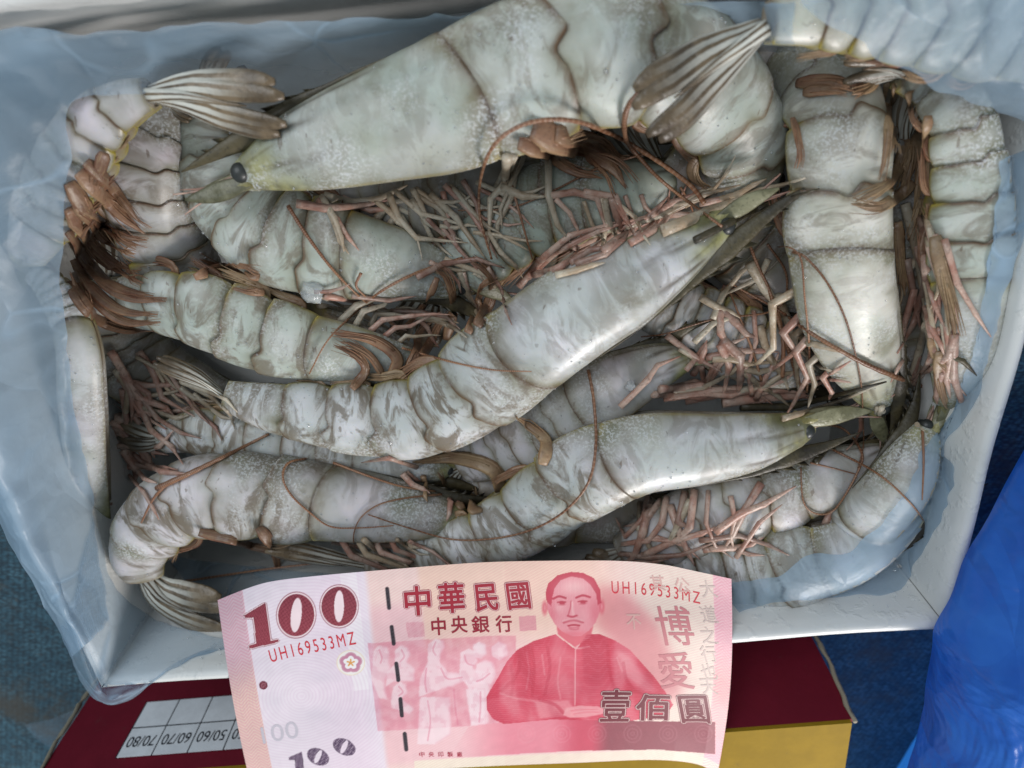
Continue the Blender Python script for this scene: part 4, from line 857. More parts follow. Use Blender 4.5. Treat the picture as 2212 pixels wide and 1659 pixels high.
corner = sheet('c', [
    [(205, 1110, 30), (180, 1210, 44), (165, 1300, 62), (150, 1330, 73), (130, 1345, 60)],
    [(255, 1270, 26), (225, 1350, 40), (205, 1420, 66), (190, 1440, 73), (172, 1450, 60)],
    [(330, 1330, 24), (290, 1400, 40), (240, 1470, 66), (222, 1497, 73), (214, 1508, 60)],
    [(420, 1360, 24), (370, 1410, 40), (320, 1450, 60), (285, 1492, 72.5), (282, 1506, 60)],
    [(520, 1370, 24), (510, 1385, 30), (490, 1395, 36), (455, 1405, 42), (420, 1412, 46)],
    [(700, 1330, 24), (705, 1345, 28), (700, 1360, 33), (695, 1372, 36), (690, 1384, 39)]], M_FILM, nu=100, nv=44, wr=.9, seed=4)
bottom = sheet('b', [
    [(360, 1200, 18), (420, 1270, 18), (480, 1330, 22), (540, 1360, 28)],
    [(560, 1220, 16), (580, 1280, 18), (600, 1330, 22), (620, 1360, 28)],
    [(760, 1240, 16), (770, 1290, 18), (780, 1320, 22), (790, 1350, 28)],
    [(1300, 1240, 18), (1310, 1290, 22), (1320, 1320, 28), (1330, 1340, 34)]], M_FILM, nu=40, nv=14, wr=.8, seed=6)
low_right = sheet('r', [
    [(1560, 1255, 38), (1570, 1285, 36), (1580, 1300, 38), (1590, 1316, 44)],
    [(1680, 1240, 36), (1690, 1275, 36), (1700, 1290, 38), (1700, 1300, 42)],
    [(1745, 1195, 36), (1770, 1250, 36), (1800, 1275, 40), (1820, 1282, 44)],
    [(1820, 1190, 38), (1860, 1225, 40), (1900, 1260, 44), (1915, 1282, 47)],
    [(1880, 1140, 38), (1925, 1165, 42), (1955, 1190, 46), (1962, 1230, 50)],
    [(1930, 1085, 36), (1975, 1095, 42), (2000, 1110, 46), (2020, 1120, 52)],
    [(1975, 1020, 36), (2000, 1015, 42), (2025, 1012, 48), (2050, 1010, 54)],
    [(1990, 960, 34), (2005, 960, 42), (2018, 962, 48), (2030, 965, 54)],
    [(2060, 860, 34), (2075, 860, 42), (2088, 860, 50), (2100, 850, 57)],
    [(2095, 720, 34), (2110, 715, 44), (2125, 712, 52), (2142, 706, 60)],
    [(2120, 600, 34), (2135, 590, 46), (2155, 580, 54), (2190, 562, 62)],
    [(2140, 470, 36), (2155, 460, 48), (2180, 440, 58), (2225, 400, 66)],
    [(2150, 350, 40), (2165, 340, 52), (2195, 325, 60), (2250, 290, 69)]], M_FILM, nu=200, nv=24, wr=.9, seed=9)
flap = sheet('f', [
    [(1700, -60, 78), (1800, -80, 80), (1950, -110, 82), (2120, -130, 82), (2350, -150, 80)],
    [(1729, 28, 77), (1830, 0, 80), (1960, -20, 82), (2130, -40, 81), (2350, -60, 78)],
    [(1841, 91, 76), (1920, 60, 79), (2020, 30, 81), (2160, 20, 79), (2350, 10, 76)],
    [(1921, 147, 74), (1985, 120, 77), (2060, 100, 79), (2190, 90, 77), (2350, 80, 74)],
    [(2033, 206, 70), (2080, 190, 73), (2130, 170, 76), (2220, 160, 75), (2350, 150, 73)],
    [(2159, 252, 64), (2180, 245, 68), (2210, 235, 72), (2270, 230, 74), (2360, 220, 66)],
    [(2225, 285, 60), (2245, 280, 66), (2270, 275, 71), (2300, 270, 74), (2370, 260, 64)]], M_FILM, nu=110, nv=50, wr=1.1, seed=12)
top = sheet('t', [
    [(600, 200, 40), (600, 120, 52), (600, 70, 64), (600, 40, 72)],
    [(760, 180, 36), (760, 100, 50), (760, 55, 64), (760, 25, 72)],
    [(960, 110, 34), (960, 50, 48), (960, 20, 62), (960, 0, 70)],
    [(1150, 60, 34), (1150, 20, 48), (1150, 0, 60), (1150, -20, 70)],
    [(1700, 100, 34), (1700, 60, 48), (1700, 0, 62), (1700, -40, 70)]], M_FILM, nu=60, nv=16, wr=1.0, seed=15)
film_join('liner_bag', [left, corner, bottom, low_right, flap], 'thin bluish see-through plastic liner folded over the edges of the white tray', 'plastic liner')
sc_ = sheet('s', [[(56, 1562, 3), (80, 1590, 4), (115, 1612, 3)], [(110, 1548, 6), (135, 1575, 7), (160, 1600, 5)], [(165, 1530, 4), (195, 1550, 5), (220, 1575, 4)]], M_FILM, nu=16, nv=14, wr=.8, seed=21)
o = mesh_obj("film_scrap", sc_[0], sc_[1], M_FILM, None, (*sc_[0].mean(0)[:2], 0)); tag(o, 'small clear film scrap on the tarpaulin beside the maroon carton', 'plastic scrap')

# ------------------------------------------------------------------ blue carrier bag at the right
sil = np.array([(2330, 760), (2270, 860), (2212, 950), (2150, 1075), (2085, 1195), (2052, 1290), (2015, 1352), (2012, 1400), (2000, 1480), (1988, 1565), (1960, 1665), (1930, 1760), (1900, 1860)], float)
sil = crom(sil, 90); V = []
NB = 64
for i, (u, v) in enumerate(sil):
    s = P(u, v, 78.0); out = np.array([.94, -.34, 0]); rad_ = unit(s*np.array([1, 1, 0]))
    prof = [(-125, -.5), (-90, 22), (-52, 46), (-20, 66), (-2, 76), (4, 86), (18, 98), (40, 106), (70, 108), (110, 96), (150, 60), (180, -.5)]
    pr_ = crom(np.array([(a, 0, z) for a, z in prof], float), NB)
    for a, _, z in pr_:
        p = np.array([s[0], s[1], 0])+(out*a if a > 0 else rad_*-a)+ez*z
        q = Vector((p[0]*.022, p[1]*.022, p[2]*.022)); am = min(1, max(0, a)/9+.06)*min(1, max(0, z)/25+.05)
        q2 = Vector((p[0]*.012+p[1]*.030, p[1]*.006-p[0]*.014, p[2]*.01)); rd = (1-2*abs(mnoise.noise(q2*1.6)))*7+(1-2*abs(mnoise.noise(q*1.0+Vector((3, 1, 0)))))*5+(1-2*abs(mnoise.noise(q*2.3+Vector((0, 7, 0)))))*3.2+mnoise.noise(q*6)*1.3
        V.append(p+np.array([.45, -.15, .88])*rd*am)
bagc = np.array(V).mean(0); bagc[2] = 0
o = mesh_obj('carrier_bag', V, grid_faces(len(sil), NB), M_BAG, None, bagc); tag(o, 'crumpled bright blue plastic carrier bag right of the white tray', 'plastic bag')

# ------------------------------------------------------------------ banknote
NW, NH = 726, 351
pp = np.linspace(0, 1, NW)[None, :]*np.ones((NH, 1)); qq = np.linspace(0, 1, NH)[:, None]*np.ones((1, NW))
topx = [470, 530, 590, 700, 850, 1030, 1180, 1330, 1430, 1510, 1580]; topy = [1297, 1273, 1256, 1243, 1230, 1216, 1212, 1212, 1220, 1236, 1251]
tcurve = crom(np.column_stack([topx, topy, np.zeros(11)]), 200)
botx = [545, 700, 860, 1049, 1250, 1406, 1500, 1550]; boty = [1712, 1690, 1668, 1656, 1648, 1642, 1650, 1672]
bcurve_ = crom(np.column_stack([botx, boty, np.zeros(8)]), 200)
def note_uv(p, q):
    s = np.linspace(0, 1, 200)
    tu, tv = np.interp(p, s, tcurve[:, 0]), np.interp(p, s, tcurve[:, 1]); bu, bv = np.interp(p, s, bcurve_[:, 0]), np.interp(p, s, bcurve_[:, 1])
    qf = q + .03*np.sin(math.pi*q)
    u = tu*(1-qf)+bu*qf+np.sin(math.pi*q)*(-6*(1-p)+14*p); v = tv*(1-qf)+bv*qf
    return u, v
def note_z(p, q):
    z = 67.0+7.4*np.sin(np.clip(q, 0, 1)*math.pi*.62)-1.0*q
    z = z+1.0*np.sin(p*7.5+.5)*(1-q)+.5*np.sin(p*13+q*5)+.35*np.sin(q*17+p*3)
    z = z-2.4*np.clip((.05-p)/.05, 0, 1)*(1-q)-1.6*np.clip((p-.965)/.035, 0, 1)-1.2*np.clip((p-.90)/.1, 0, 1)*np.clip((q-.8)/.2, 0, 1)
    return z
def note_pt(p, q, off=0.0):
    u, v = note_uv(p, q); z = note_z(p, q)
    a = (u-1106)/FPX; b = (830-v)/FPX; k = (CAMZ-z)/(b*ST+CT)
    return np.stack([a*k, (b*CT-ST)*k, z+off], -1)
U, Vv = note_uv(pp, qq)
G = np.ones((NH, NW, 3))
def col(*c): return np.array(c, float)/255
def sm(x, a, b):
    t = np.clip((x-a)/(b-a), 0, 1); return t*t*(3-2*t)
def blend(mask, c):
    global G
    G = G*(1-mask[..., None])+np.asarray(c)*mask[..., None]
def inpoly(poly, X=None, Y=None):
    X = U if X is None else X; Y = Vv if Y is None else Y
    p = np.asarray(poly, float); r = np.zeros(X.shape, bool); j = len(p)-1
    for i in range(len(p)):
        c = ((p[i, 1] > Y) != (p[j, 1] > Y)) & (X < (p[j, 0]-p[i, 0])*(Y-p[i, 1])/(p[j, 1]-p[i, 1]+1e-9)+p[i, 0]); r ^= c; j = i
    return r.astype(float)
def soft(mask, r):
    if r < 1: return mask
    k = np.exp(-np.linspace(-2, 2, 2*r+1)**2); k /= k.sum()
    m = np.apply_along_axis(lambda x: np.convolve(np.pad(x, r, mode='edge'), k, 'valid'), 0, mask)
    return np.apply_along_axis(lambda x: np.convolve(np.pad(x, r, mode='edge'), k, 'valid'), 1, m)
def Z1(*a): return [(442.4+.2833*x, 1189+.2833*y) for x, y in a]           # traced on the left half of the note
def Z2(*a): return [(995.4+.2833*x, 1189+.2833*y) for x, y in a]           # traced on the right half
def stroke(pts, w, closed=False):
    pts = np.asarray(crom(np.column_stack([pts, np.zeros(len(pts))]), max(12, 6*len(pts))))[:, :2]; d = np.full(U.shape, 1e9)
    for a, b in zip(pts[:-1], pts[1:]):
        ab = b-a; t = np.clip(((U-a[0])*ab[0]+(Vv-a[1])*ab[1])/(ab@ab+1e-9), 0, 1)
        d = np.minimum(d, np.hypot(U-a[0]-t*ab[0], Vv-a[1]-t*ab[1]))
    return 1-sm(d, w*.5-.6, w*.5+.8)
def blob(c, rx, ry, rot=0.0):
    x, y = U-c[0], Vv-c[1]; ca, sa = math.cos(rot), math.sin(rot); X, Y = x*ca+y*sa, -x*sa+y*ca
    return np.exp(-((X/rx)**2+(Y/ry)**2))
# paper and broad tints
G[:] = col(240, 228, 236)
blend(sm(pp, .10, .24)*(1-sm(pp, .24, .30))*.25, col(238, 205, 225))
mid = sm(pp, .285, .30)
blend(mid*.85, col(247, 217, 206))
blend(mid*(1-sm(pp, .55, .62))*sm(qq, .12, .2)*(1-sm(qq, .93, .99))*.55, col(240, 190, 200))
blend(sm(pp, .385, .40)*(1-sm(pp, .70, .82))*(1-sm(qq, .26, .46))*.8, col(247, 212, 190))
blend(sm(pp, .74, .88)*.75, col(238, 226, 208))
blend((pp < .052)*.75, col(238, 196, 202)); blend((pp < .052)*sm(qq, .25, .5)*.7, col(246, 214, 190))
blend((pp > .963)*.8, col(240, 190, 200)); blend((pp > .963)*sm(qq, .3, .5)*(1-sm(qq, .7, .9))*.6, col(246, 206, 190))
blend(sm(qq, .945, .95)*(pp > .35)*.9, col(246, 236, 214))
blend((np.abs(pp-.258) < .016)*(qq < .55)*.55, col(250, 246, 246))
# fine guilloche
X, Y = pp*145, qq*70
gl = np.sin((X*.55+Y)*7.0)*.5+.5; blend(sm(gl, .35, .9)*.16*(mid), col(216, 120, 140))
g2 = np.sin(np.hypot(X-20, Y-38)*6.2+1.2*np.sin(X*.6))*.5+.5; blend(sm(g2, .4, .9)*.12*(1-mid), col(200, 150, 190))
zz = np.sin((Y+2.2*np.abs(((X*.45) % 2)-1))*5.5)*.5+.5; blend(sm(zz, .4, .9)*.35*((pp < .052) | (pp > .963)), col(222, 120, 150))
# pale relief of standing and seated figures behind the portrait
blend((inpoly(Z1((1240, 710), (2147, 655)) + Z2((420, 650), (420, 1300), (100, 1340)) + Z1((1320, 1380)))*1.0)*.42, col(226, 128, 148))
PALE = col(246, 222, 226)
figs = [Z1((1290, 760), (1330, 725), (1390, 735), (1410, 790), (1400, 850), (1420, 900), (1370, 1000), (1390, 1140), (1330, 1130), (1270, 980), (1280, 850)),
        Z1((1450, 760), (1500, 725), (1550, 745), (1570, 800), (1540, 850), (1600, 900), (1600, 1000), (1440, 1000), (1380, 1040), (1390, 930), (1450, 870)),
        Z1((1700, 720), (1760, 675), (1820, 690), (1830, 740), (1800, 790), (1790, 850), (1860, 930), (1980, 940), (1990, 990), (1880, 1040), (1740, 1080), (1630, 1120), (1640, 980), (1700, 850)),
        Z1((1950, 780), (2010, 750), (2070, 770), (2080, 850), (2040, 900), (2147, 930), (2140, 1020), (2000, 1030), (1940, 960)),
        Z1((2040, 720), (2090, 700), (2140, 720), (2147, 800), (2080, 780)),
        Z2((90, 740), (140, 700), (190, 720), (200, 790), (150, 830), (100, 810)), Z2((230, 740), (290, 695), (350, 720), (360, 800), (300, 840), (240, 810)),
        Z2((120, 870), (190, 835), (250, 860), (270, 950), (220, 1050), (210, 1320), (80, 1330), (60, 1060), (30, 990), (110, 960)),
        Z1((1440, 1040), (1490, 1000), (1540, 1030), (1545, 1090), (1500, 1130), (1600, 1210), (1560, 1250), (1420, 1200), (1420, 1120)),
        Z1((1640, 1120), (1870, 1120), (1880, 1400), (1760, 1480), (1620, 1480)), Z1((1990, 1060), (2140, 1050), (2147, 1330), (2030, 1340))]
for f in figs:
    m_ = inpoly(f); blend(soft(m_, 2)*.80, PALE); blend(np.clip(soft(m_, 1)-soft(m_, 6), 0, 1)*m_*.0, PALE)
    ed = np.clip(m_-soft(m_, 5), 0, 1); blend(ed*.0, PALE); blend(np.clip(soft(m_, 6)*m_*(1-soft(m_, 6))*4, 0, 1)*.22*(U > np.mean([q[0] for q in f])), col(226, 130, 150))
for pts in (Z1((1760, 700), (1740, 760), (1760, 800)), Z1((1980, 800), (2000, 860), (2050, 880)), Z1((1690, 900), (1680, 1000), (1690, 1080)), Z1((1800, 900), (1850, 980), (1960, 970)), Z1((1330, 760), (1350, 820), (1340, 860)), Z1((1500, 760), (1520, 810), (1490, 850)), Z1((1480, 1040), (1510, 1080), (1480, 1110)), Z1((1700, 1150), (1720, 1300), (1700, 1450)), Z1((1900, 1060), (1910, 1200), (1930, 1330)), Z2((120, 1000), (170, 980), (220, 940)), Z2((150, 1080), (150, 1200), (140, 1310))):
    blend(stroke(pts, 3.2)*.4, col(216, 110, 135))
rel = np.array([[mnoise.fractal(Vector((x*.35, y*.28, 9.0)), 1.0, 2.0, 4) for x in np.linspace(0, 145, 291)] for y in np.linspace(0, 70, 141)])
rel = rel[np.clip((qq*140).astype(int), 0, 140), np.clip((pp*290).astype(int), 0, 290)]
panelm = soft(inpoly(Z1((1240, 710), (2147, 655)) + Z2((420, 650), (420, 1300), (100, 1340)) + Z1((1320, 1380))), 4)
blend(panelm*sm(rel, .0, .35)*.16, col(206, 104, 130)); blend(panelm*sm(-rel, .05, .4)*.16, PALE); blend(panelm*(np.sin((U*.9+Vv*.5)*1.6) > .3)*.10, col(205, 100, 126))
# tablecloth band at the foot of the portrait
table = inpoly(Z2((60, 1345), (400, 1300), (700, 1285), (1200, 1300), (1940, 1310), (1940, 1555), (1500, 1520), (900, 1530), (300, 1560), (-100, 1590)))
tcol = col(232, 140, 155)[None, None]*(1-sm(U, 1180, 1260)[..., None])+col(206, 78, 100)[None, None]*sm(U, 1180, 1260)[..., None]
tcol = tcol*(1-sm(U, 1275, 1320)[..., None])+col(142, 66, 78)[None, None]*sm(U, 1275, 1320)[..., None]
fade = sm(U, 960, 1120)
G = G*(1-(table*fade)[..., None])+tcol*(table*fade)[..., None]
for k in range(6):
    c = Z2((500+k*270, 1400))[0]; r = np.hypot((U-c[0]), (Vv-c[1])*1.0); blend(table*(np.abs(np.sin(r*.42)) > .8)*(r < 24)*.12, col(240, 190, 195))
blend(table*(np.sin(U*1.3)*np.sin(Vv*1.7) > .55)*.18, col(245, 200, 200))
# dark haze to the right of the figure
blend(soft(inpoly(Z2((1040, 260), (1240, 300), (1500, 560), (1700, 1000), (1660, 1150), (1380, 1120), (1150, 700), (1020, 560))), 22)*.50, col(214, 96, 110))
# seated man in a high-collared tunic, arms folded on the table
RED = col(206, 44, 72); RED2 = col(224, 96, 114); LITE = col(240, 170, 174)
tunic = inpoly(Z2((720, 640), (560, 690), (430, 760), (350, 850), (290, 960), (235, 1050), (195, 1120), (200, 1220), (250, 1290), (330, 1325), (700, 1290), (1120, 1300), (1300, 1300), (1560, 1260), (1620, 1180), (1560, 1080), (1470, 960), (1380, 860), (1290, 760), (1180, 690), (1060, 640), (960, 640), (880, 760)))
blend(soft(tunic, 1)*.96, RED)
sh = tunic*soft(inpoly(Z2((560, 760), (700, 720), (880, 760), (1100, 700), (1120, 900), (1140, 1150), (1000, 1190), (700, 1150), (560, 1000))), 14); blend(sh*.60, RED2)
blend(tunic*soft(inpoly(Z2((1180, 760), (1280, 800), (1400, 950), (1500, 1080), (1400, 1080), (1250, 960))), 10)*.65, LITE)
blend(tunic*soft(inpoly(Z2((320, 900), (460, 850), (520, 960), (560, 1120), (440, 1140), (300, 1100))), 12)*.35, RED2)
sleeve = inpoly(Z2((200, 1140), (350, 1110), (560, 1130), (800, 1140), (850, 1190), (760, 1270), (500, 1300), (330, 1320), (240, 1285), (200, 1220))); blend(soft(sleeve, 2)*.5, RED2); blend(soft(inpoly(Z2((560, 1150), (820, 1145), (860, 1190), (780, 1270), (600, 1285))), 5)*.55, LITE)
for pts in (Z2((540, 760), (560, 900), (545, 1100)), Z2((450, 800), (430, 950), (300, 1080)), Z2((660, 740), (680, 900), (640, 1100)), Z2((1120, 730), (1130, 900), (1180, 1080)), Z2((1240, 860), (1260, 980), (1330, 1080)), Z2((600, 1140), (720, 1180), (800, 1260)), Z2((380, 880), (400, 1000), (380, 1120)), Z2((1200, 1100), (1320, 1070), (1400, 1110))):
    blend(tunic*stroke(pts, 7)*.45, col(190, 30, 58))
for pts in (Z2((500, 780), (520, 920), (500, 1060)), Z2((620, 800), (640, 950)), Z2((1190, 820), (1230, 920)), Z2((300, 1090), (420, 1130), (560, 1150)), Z2((760, 820), (740, 1000), (760, 1130))):
    blend(tunic*stroke(pts, 4)*.35, LITE)
blend(stroke(Z2((875, 750), (872, 900), (870, 1180)), 3)*.75, LITE); blend(stroke(Z2((885, 750), (930, 745), (980, 735)), 3)*.7, LITE)
for pts in (Z2((740, 630), (800, 680), (860, 720), (880, 750)), Z2((880, 750), (910, 700), (980, 660))): blend(stroke(pts, 3)*.8, LITE)
hands = inpoly(Z2((800, 1205), (900, 1185), (1040, 1190), (1120, 1215), (1080, 1250), (950, 1275), (840, 1280), (780, 1260))); blend(soft(hands, 2)*.85, col(240, 168, 172))
for pts in (Z2((860, 1250), (960, 1235), (1060, 1235)), Z2((840, 1225), (930, 1215), (1040, 1215))): blend(stroke(pts, 2)*.5, RED2)
neck = inpoly(Z2((730, 560), (1010, 580), (990, 660), (900, 720), (870, 740), (800, 690), (740, 640))); blend(soft(neck, 2)*.9, col(222, 96, 112))
head = inpoly(Z2((655, 400), (650, 330), (670, 260), (740, 195), (840, 170), (930, 175), (1010, 215), (1055, 290), (1070, 380), (1060, 470), (1030, 550), (980, 610), (920, 655), (850, 655), (770, 620), (715, 560), (680, 500), (660, 450)))
blend(soft(head, 1), col(238, 160, 168))
for c in (Z2((640, 440))[0], Z2((1075, 430))[0]): blend(np.clip(blob(c, 7, 18)*1.6-.35, 0, 1)*.9, col(222, 96, 112)); blend(np.clip(blob(c, 3, 10)*1.6-.5, 0, 1)*.6, LITE)
hair = inpoly(Z2((655, 390), (645, 330), (665, 255), (740, 190), (840, 165), (930, 172), (1015, 212), (1062, 300), (1072, 400), (1045, 420), (1030, 330), (985, 260), (930, 215), (840, 200), (760, 230), (715, 290), (700, 350), (690, 430)))
blend(soft(hair, 1)*.92, col(196, 50, 74))
blend(head*blob(Z2((860, 280))[0], 32, 17)*.75, col(250, 206, 204)); blend(head*blob(Z2((740, 440))[0], 14, 10)*.5, col(250, 205, 204)); blend(head*blob(Z2((950, 500))[0], 14, 14)*.3, col(248, 190, 192))
blend(head*blob(Z2((690, 480))[0], 12, 26)*.45, RED2); blend(head*blob(Z2((1030, 480))[0], 14, 30)*.45, RED2); blend(head*blob(Z2((860, 640))[0], 40, 8)*.5, RED2)
for pts, w, a in ((Z2((705, 370), (750, 352), (800, 365)), 4.5, .8), (Z2((880, 362), (930, 345), (985, 358)), 4.5, .8), (Z2((738, 398), (768, 392), (800, 396)), 3, .8), (Z2((895, 393), (928, 386), (962, 390)), 3, .8), (Z2((762, 404), (772, 404), (782, 404)), 6, .8), (Z2((922, 398), (932, 398), (942, 398)), 6, .8), (Z2((742, 416), (770, 420), (798, 414)), 2, .3), (Z2((900, 410), (930, 414), (960, 406)), 2, .3), (Z2((840, 390), (835, 440), (820, 490)), 3, .45), (Z2((815, 500), (850, 508), (885, 498)), 4, .7), (Z2((785, 552), (835, 536), (875, 534), (932, 550)), 5, .5), (Z2((818, 576), (860, 570), (905, 574)), 3.4, .9), (Z2((825, 588), (862, 592), (900, 586)), 3, .3), (Z2((830, 600), (870, 606), (900, 598)), 3, .35)):
    blend(stroke(pts, w)*a, col(186, 42, 66))
blend(stroke(Z2((780, 540), (830, 528), (880, 526), (935, 540)), 4)*.35, col(250, 215, 212)); blend(stroke(Z2((850, 400), (852, 450), (858, 490)), 5)*.5, col(252, 214, 210))
# engraved lines over the portrait
fold = np.array([[mnoise.fractal(Vector((x*.11, y*.03, 5.0)), 1.0, 2.0, 4) for x in np.linspace(0, 145, 146)] for y in np.linspace(0, 70, 71)])
fold = fold[np.clip((qq*70).astype(int), 0, 70), np.clip((pp*145).astype(int), 0, 145)]; fold = soft(fold, 6)
blend(tunic*(1-hands)*sm(fold, .0, .5)*.40, LITE); blend(tunic*(1-hands)*sm(-fold, .0, .5)*.40, col(176, 22, 52))
ln_ = np.sin(Vv*1.55+np.sin(U*.05)*4+fold*6)
blend((tunic > 0)*(ln_ > .25)*.16, col(255, 220, 220)); blend((head > 0)*(np.sin(U*1.7+((Vv-1330)/60)**2*3) > .2)*.15, col(205, 80, 100)); blend((head+tunic > 0)*(np.sin((U+Vv)*1.25) > .55)*.09, col(150, 20, 45))
blend((U > 1090)*(U < 1580)*(1-(head+tunic > 0))*(np.sin((U*.8+Vv)*1.5) > .4)*.07, col(190, 60, 80))
# seal squares, flower roundel, dot, thread
sq = inpoly(Z1((1535, 552), (1670, 545), (1680, 660), (1548, 668))); blend(sq*.35, col(226, 150, 165)); blend(sq*(np.sin(U*1.1)*np.sin(Vv*1.2) > .2)*.5, col(214, 120, 140))
sq = inpoly(Z2((440, 505), (572, 497), (580, 610), (448, 618))); blend(sq*.6, col(222, 140, 155)); blend(sq*(np.sin(U*1.3)*np.sin(Vv*1.1) > .1)*.45, col(206, 110, 130))
fc = Z1((1113, 858))[0]; x, y = U-fc[0], (Vv-fc[1])*1.12; r = np.hypot(x, y); th = np.arctan2(x, -y)
blend(1-sm(r, 30, 31.5), col(244, 224, 196)); blend((1-sm(r, 28.5, 29.5)), col(248, 242, 236))
pet = 18.5+4.0*np.abs(np.cos(2.5*th)); blend((1-sm(r, pet+2.5, pet+3.5)), col(214, 160, 178)); blend((1-sm(r, pet-.2, pet+.8)), col(206, 140, 164)); pin = 11+5.2*np.abs(np.cos(2.5*th)); blend((1-sm(r, pin, pin+1)), col(250, 246, 244))
star = 3.0+6.5*np.abs(np.cos(2.5*th))**2.5; blend((1-sm(r, star, star+1)), col(232, 168, 96))
blend(1-sm(np.hypot(U-Z1((447, 1030))[0][0], Vv-Z1((447, 1030))[0][1]), 8.6, 9.8), col(112, 34, 52)); dc = Z1((447, 1030))[0]; blend(((np.abs(U-dc[0]) < 5.5) & (np.abs(Vv-dc[1]) < 5.5) & (np.sin(U*2.2)*np.sin(Vv*2.2) > .1))*.6, col(220, 170, 175))
for y0, y1, xa, xb in ((295, 440, 1390, 1405), (585, 712, 1425, 1440), (865, 990, 1460, 1475), (1135, 1260, 1492, 1503), (1400, 1520, 1524, 1536)):
    a, b = Z1((xa, y0))[0], Z1((xb, y1))[0]; th_ = stroke([a, ((a[0]+b[0])/2, (a[1]+b[1])/2), b], 8.5); blend(th_*.95, col(34, 28, 36)); blend(th_*(np.sin(Vv*2.0) > .5)*(np.abs(np.sin(U*.9)) > .3)*.35, col(130, 120, 125))
# watermark and ghost lettering are part of the paper
for c, rx, ry in ((Z1((520, 1150))[0], 26, 22), (Z1((850, 1250))[0], 34, 16), (Z1((900, 960))[0], 30, 14)): blend(blob(c, rx, ry)*.25, col(206, 200, 212))
# soft stained print of the big numerals: white cut-outs and textured fill
def ell(c, rx, ry, rot):
    x, y = U-c[0], Vv-c[1]; ca, sa = math.cos(rot), math.sin(rot); return np.hypot((x*ca+y*sa)/rx, (-x*sa+y*ca)/ry)
INKD = col(112, 34, 50); HALO = col(246, 224, 228)
def numeral(one, zeros, ink_, halo=True, k=1.0, tex=0):
    o1 = inpoly(one); fill = o1.copy(); cut = np.zeros_like(o1)
    for c, rx, ry, ix, iy, rot in zeros:
        e_ = ell(c, rx, ry, rot); i_ = ell(c, ix, iy, rot); z = (1-sm(e_, .985, 1.02)); h = (1-sm(i_, .97, 1.05)); fill = np.maximum(fill*(1-z*(e_ < 1)), z*(1-h)); cut = np.maximum(cut, h)
        if halo:
            blend((1-sm(np.abs(e_-1.10), .03, .045))*.0, INKD); blend((1-sm(e_, 1.10, 1.14)), ink_*.6+.4*HALO); blend((1-sm(e_, 1.055, 1.09)), HALO)
    if halo:
        g3 = (soft(o1, 5) > .12).astype(float); g4 = (soft(o1, 4) > .2).astype(float); blend(g3, ink_*.6+.4*HALO); blend(g4, HALO)
    G0 = ink_[None, None]*np.ones_like(G)
    if tex == 1: G0 = G0*(1-.0)+(np.sin(U*1.6)*np.sin(Vv*1.9) > .25)[..., None]*(col(176, 92, 104)-ink_)*.6; G0 = G0+(sm(Vv, 1230, 1400)[..., None])*(col(190, 80, 90)-ink_)*.35
    if tex == 2: G0 = G0+((np.abs(np.sin((U+Vv)*.55)) < .22) | (np.abs(np.sin((U-Vv)*.55)) < .22))[..., None]*(col(216, 196, 210)-ink_)*.8
    global_fill(fill, G0)
def global_fill(m_, colr):
    global G
    G = G*(1-m_[..., None])+colr*m_[..., None]
def zz1(x, y): return Z1((x, y))[0]
numeral(Z1((300, 498), (460, 400), (505, 690), (560, 682), (562, 700), (340, 752), (338, 728), (395, 712), (368, 515), (305, 518)),
        [(zz1(697, 495), 39, 45.5, 11.5, 37, .10), (zz1(1024, 428), 38, 42.5, 10.5, 34, .02)], INKD, True, tex=1)
numeral(Z1((640, 1580), (740, 1535), (762, 1690), (690, 1690), (686, 1600), (640, 1600)), [(zz1(863, 1575), 25, 17.5, 5.5, 15.5, .45), (zz1(1063, 1500), 26, 17, 5.5, 15.5, .45)], col(78, 52, 84), False, tex=2)
# paper wear
nzp = np.array([[mnoise.noise(Vector((x*4.0, y*4.0, 2.0))) for x in np.linspace(0, 14.5, NW//6)] for y in np.linspace(0, 7, NH//6)])
ii = np.clip((np.arange(NH)/6).astype(int), 0, nzp.shape[0]-1); jj = np.clip((np.arange(NW)/6).astype(int), 0, nzp.shape[1]-1)
G = G*(1+.025*soft(nzp[ii][:, jj], 3)[..., None]); G = np.clip(G, 0, 1)
LIN = np.where(G <= .04045, G/12.92, ((G+.055)/1.055)**2.4)
M_NOTE, nt, B, _ = mat('banknote_print')
ca_ = attr(nt, 'print'); nt.links.new(mix(nt, 1.0, ca_.outputs['Color'], (.90, .90, .90), 'MULTIPLY'), B.inputs['Base Color']); B.inputs['Roughness'].default_value = .55
bump(nt, B, noise(nt, 1400, 3), .10, .0002)
PTS = note_pt(pp, qq)
nbase = PTS.reshape(-1, 3).mean(0); nbase[2] = PTS[..., 2].min()
note = empty('banknote', nbase, 'pink and red one hundred banknote laid over the near rim of the tray', 'banknote')
me_v = PTS.reshape(-1, 3)
paper = mesh_obj('paper', me_v, [f[::-1] for f in grid_faces(NH, NW)], M_NOTE, note, nbase)
ca = paper.data.attributes.new('print', 'FLOAT_COLOR', 'POINT'); ca.data.foreach_set('color', np.column_stack([LIN.reshape(-1, 3), np.ones(NH*NW)]).astype(np.float32).ravel())
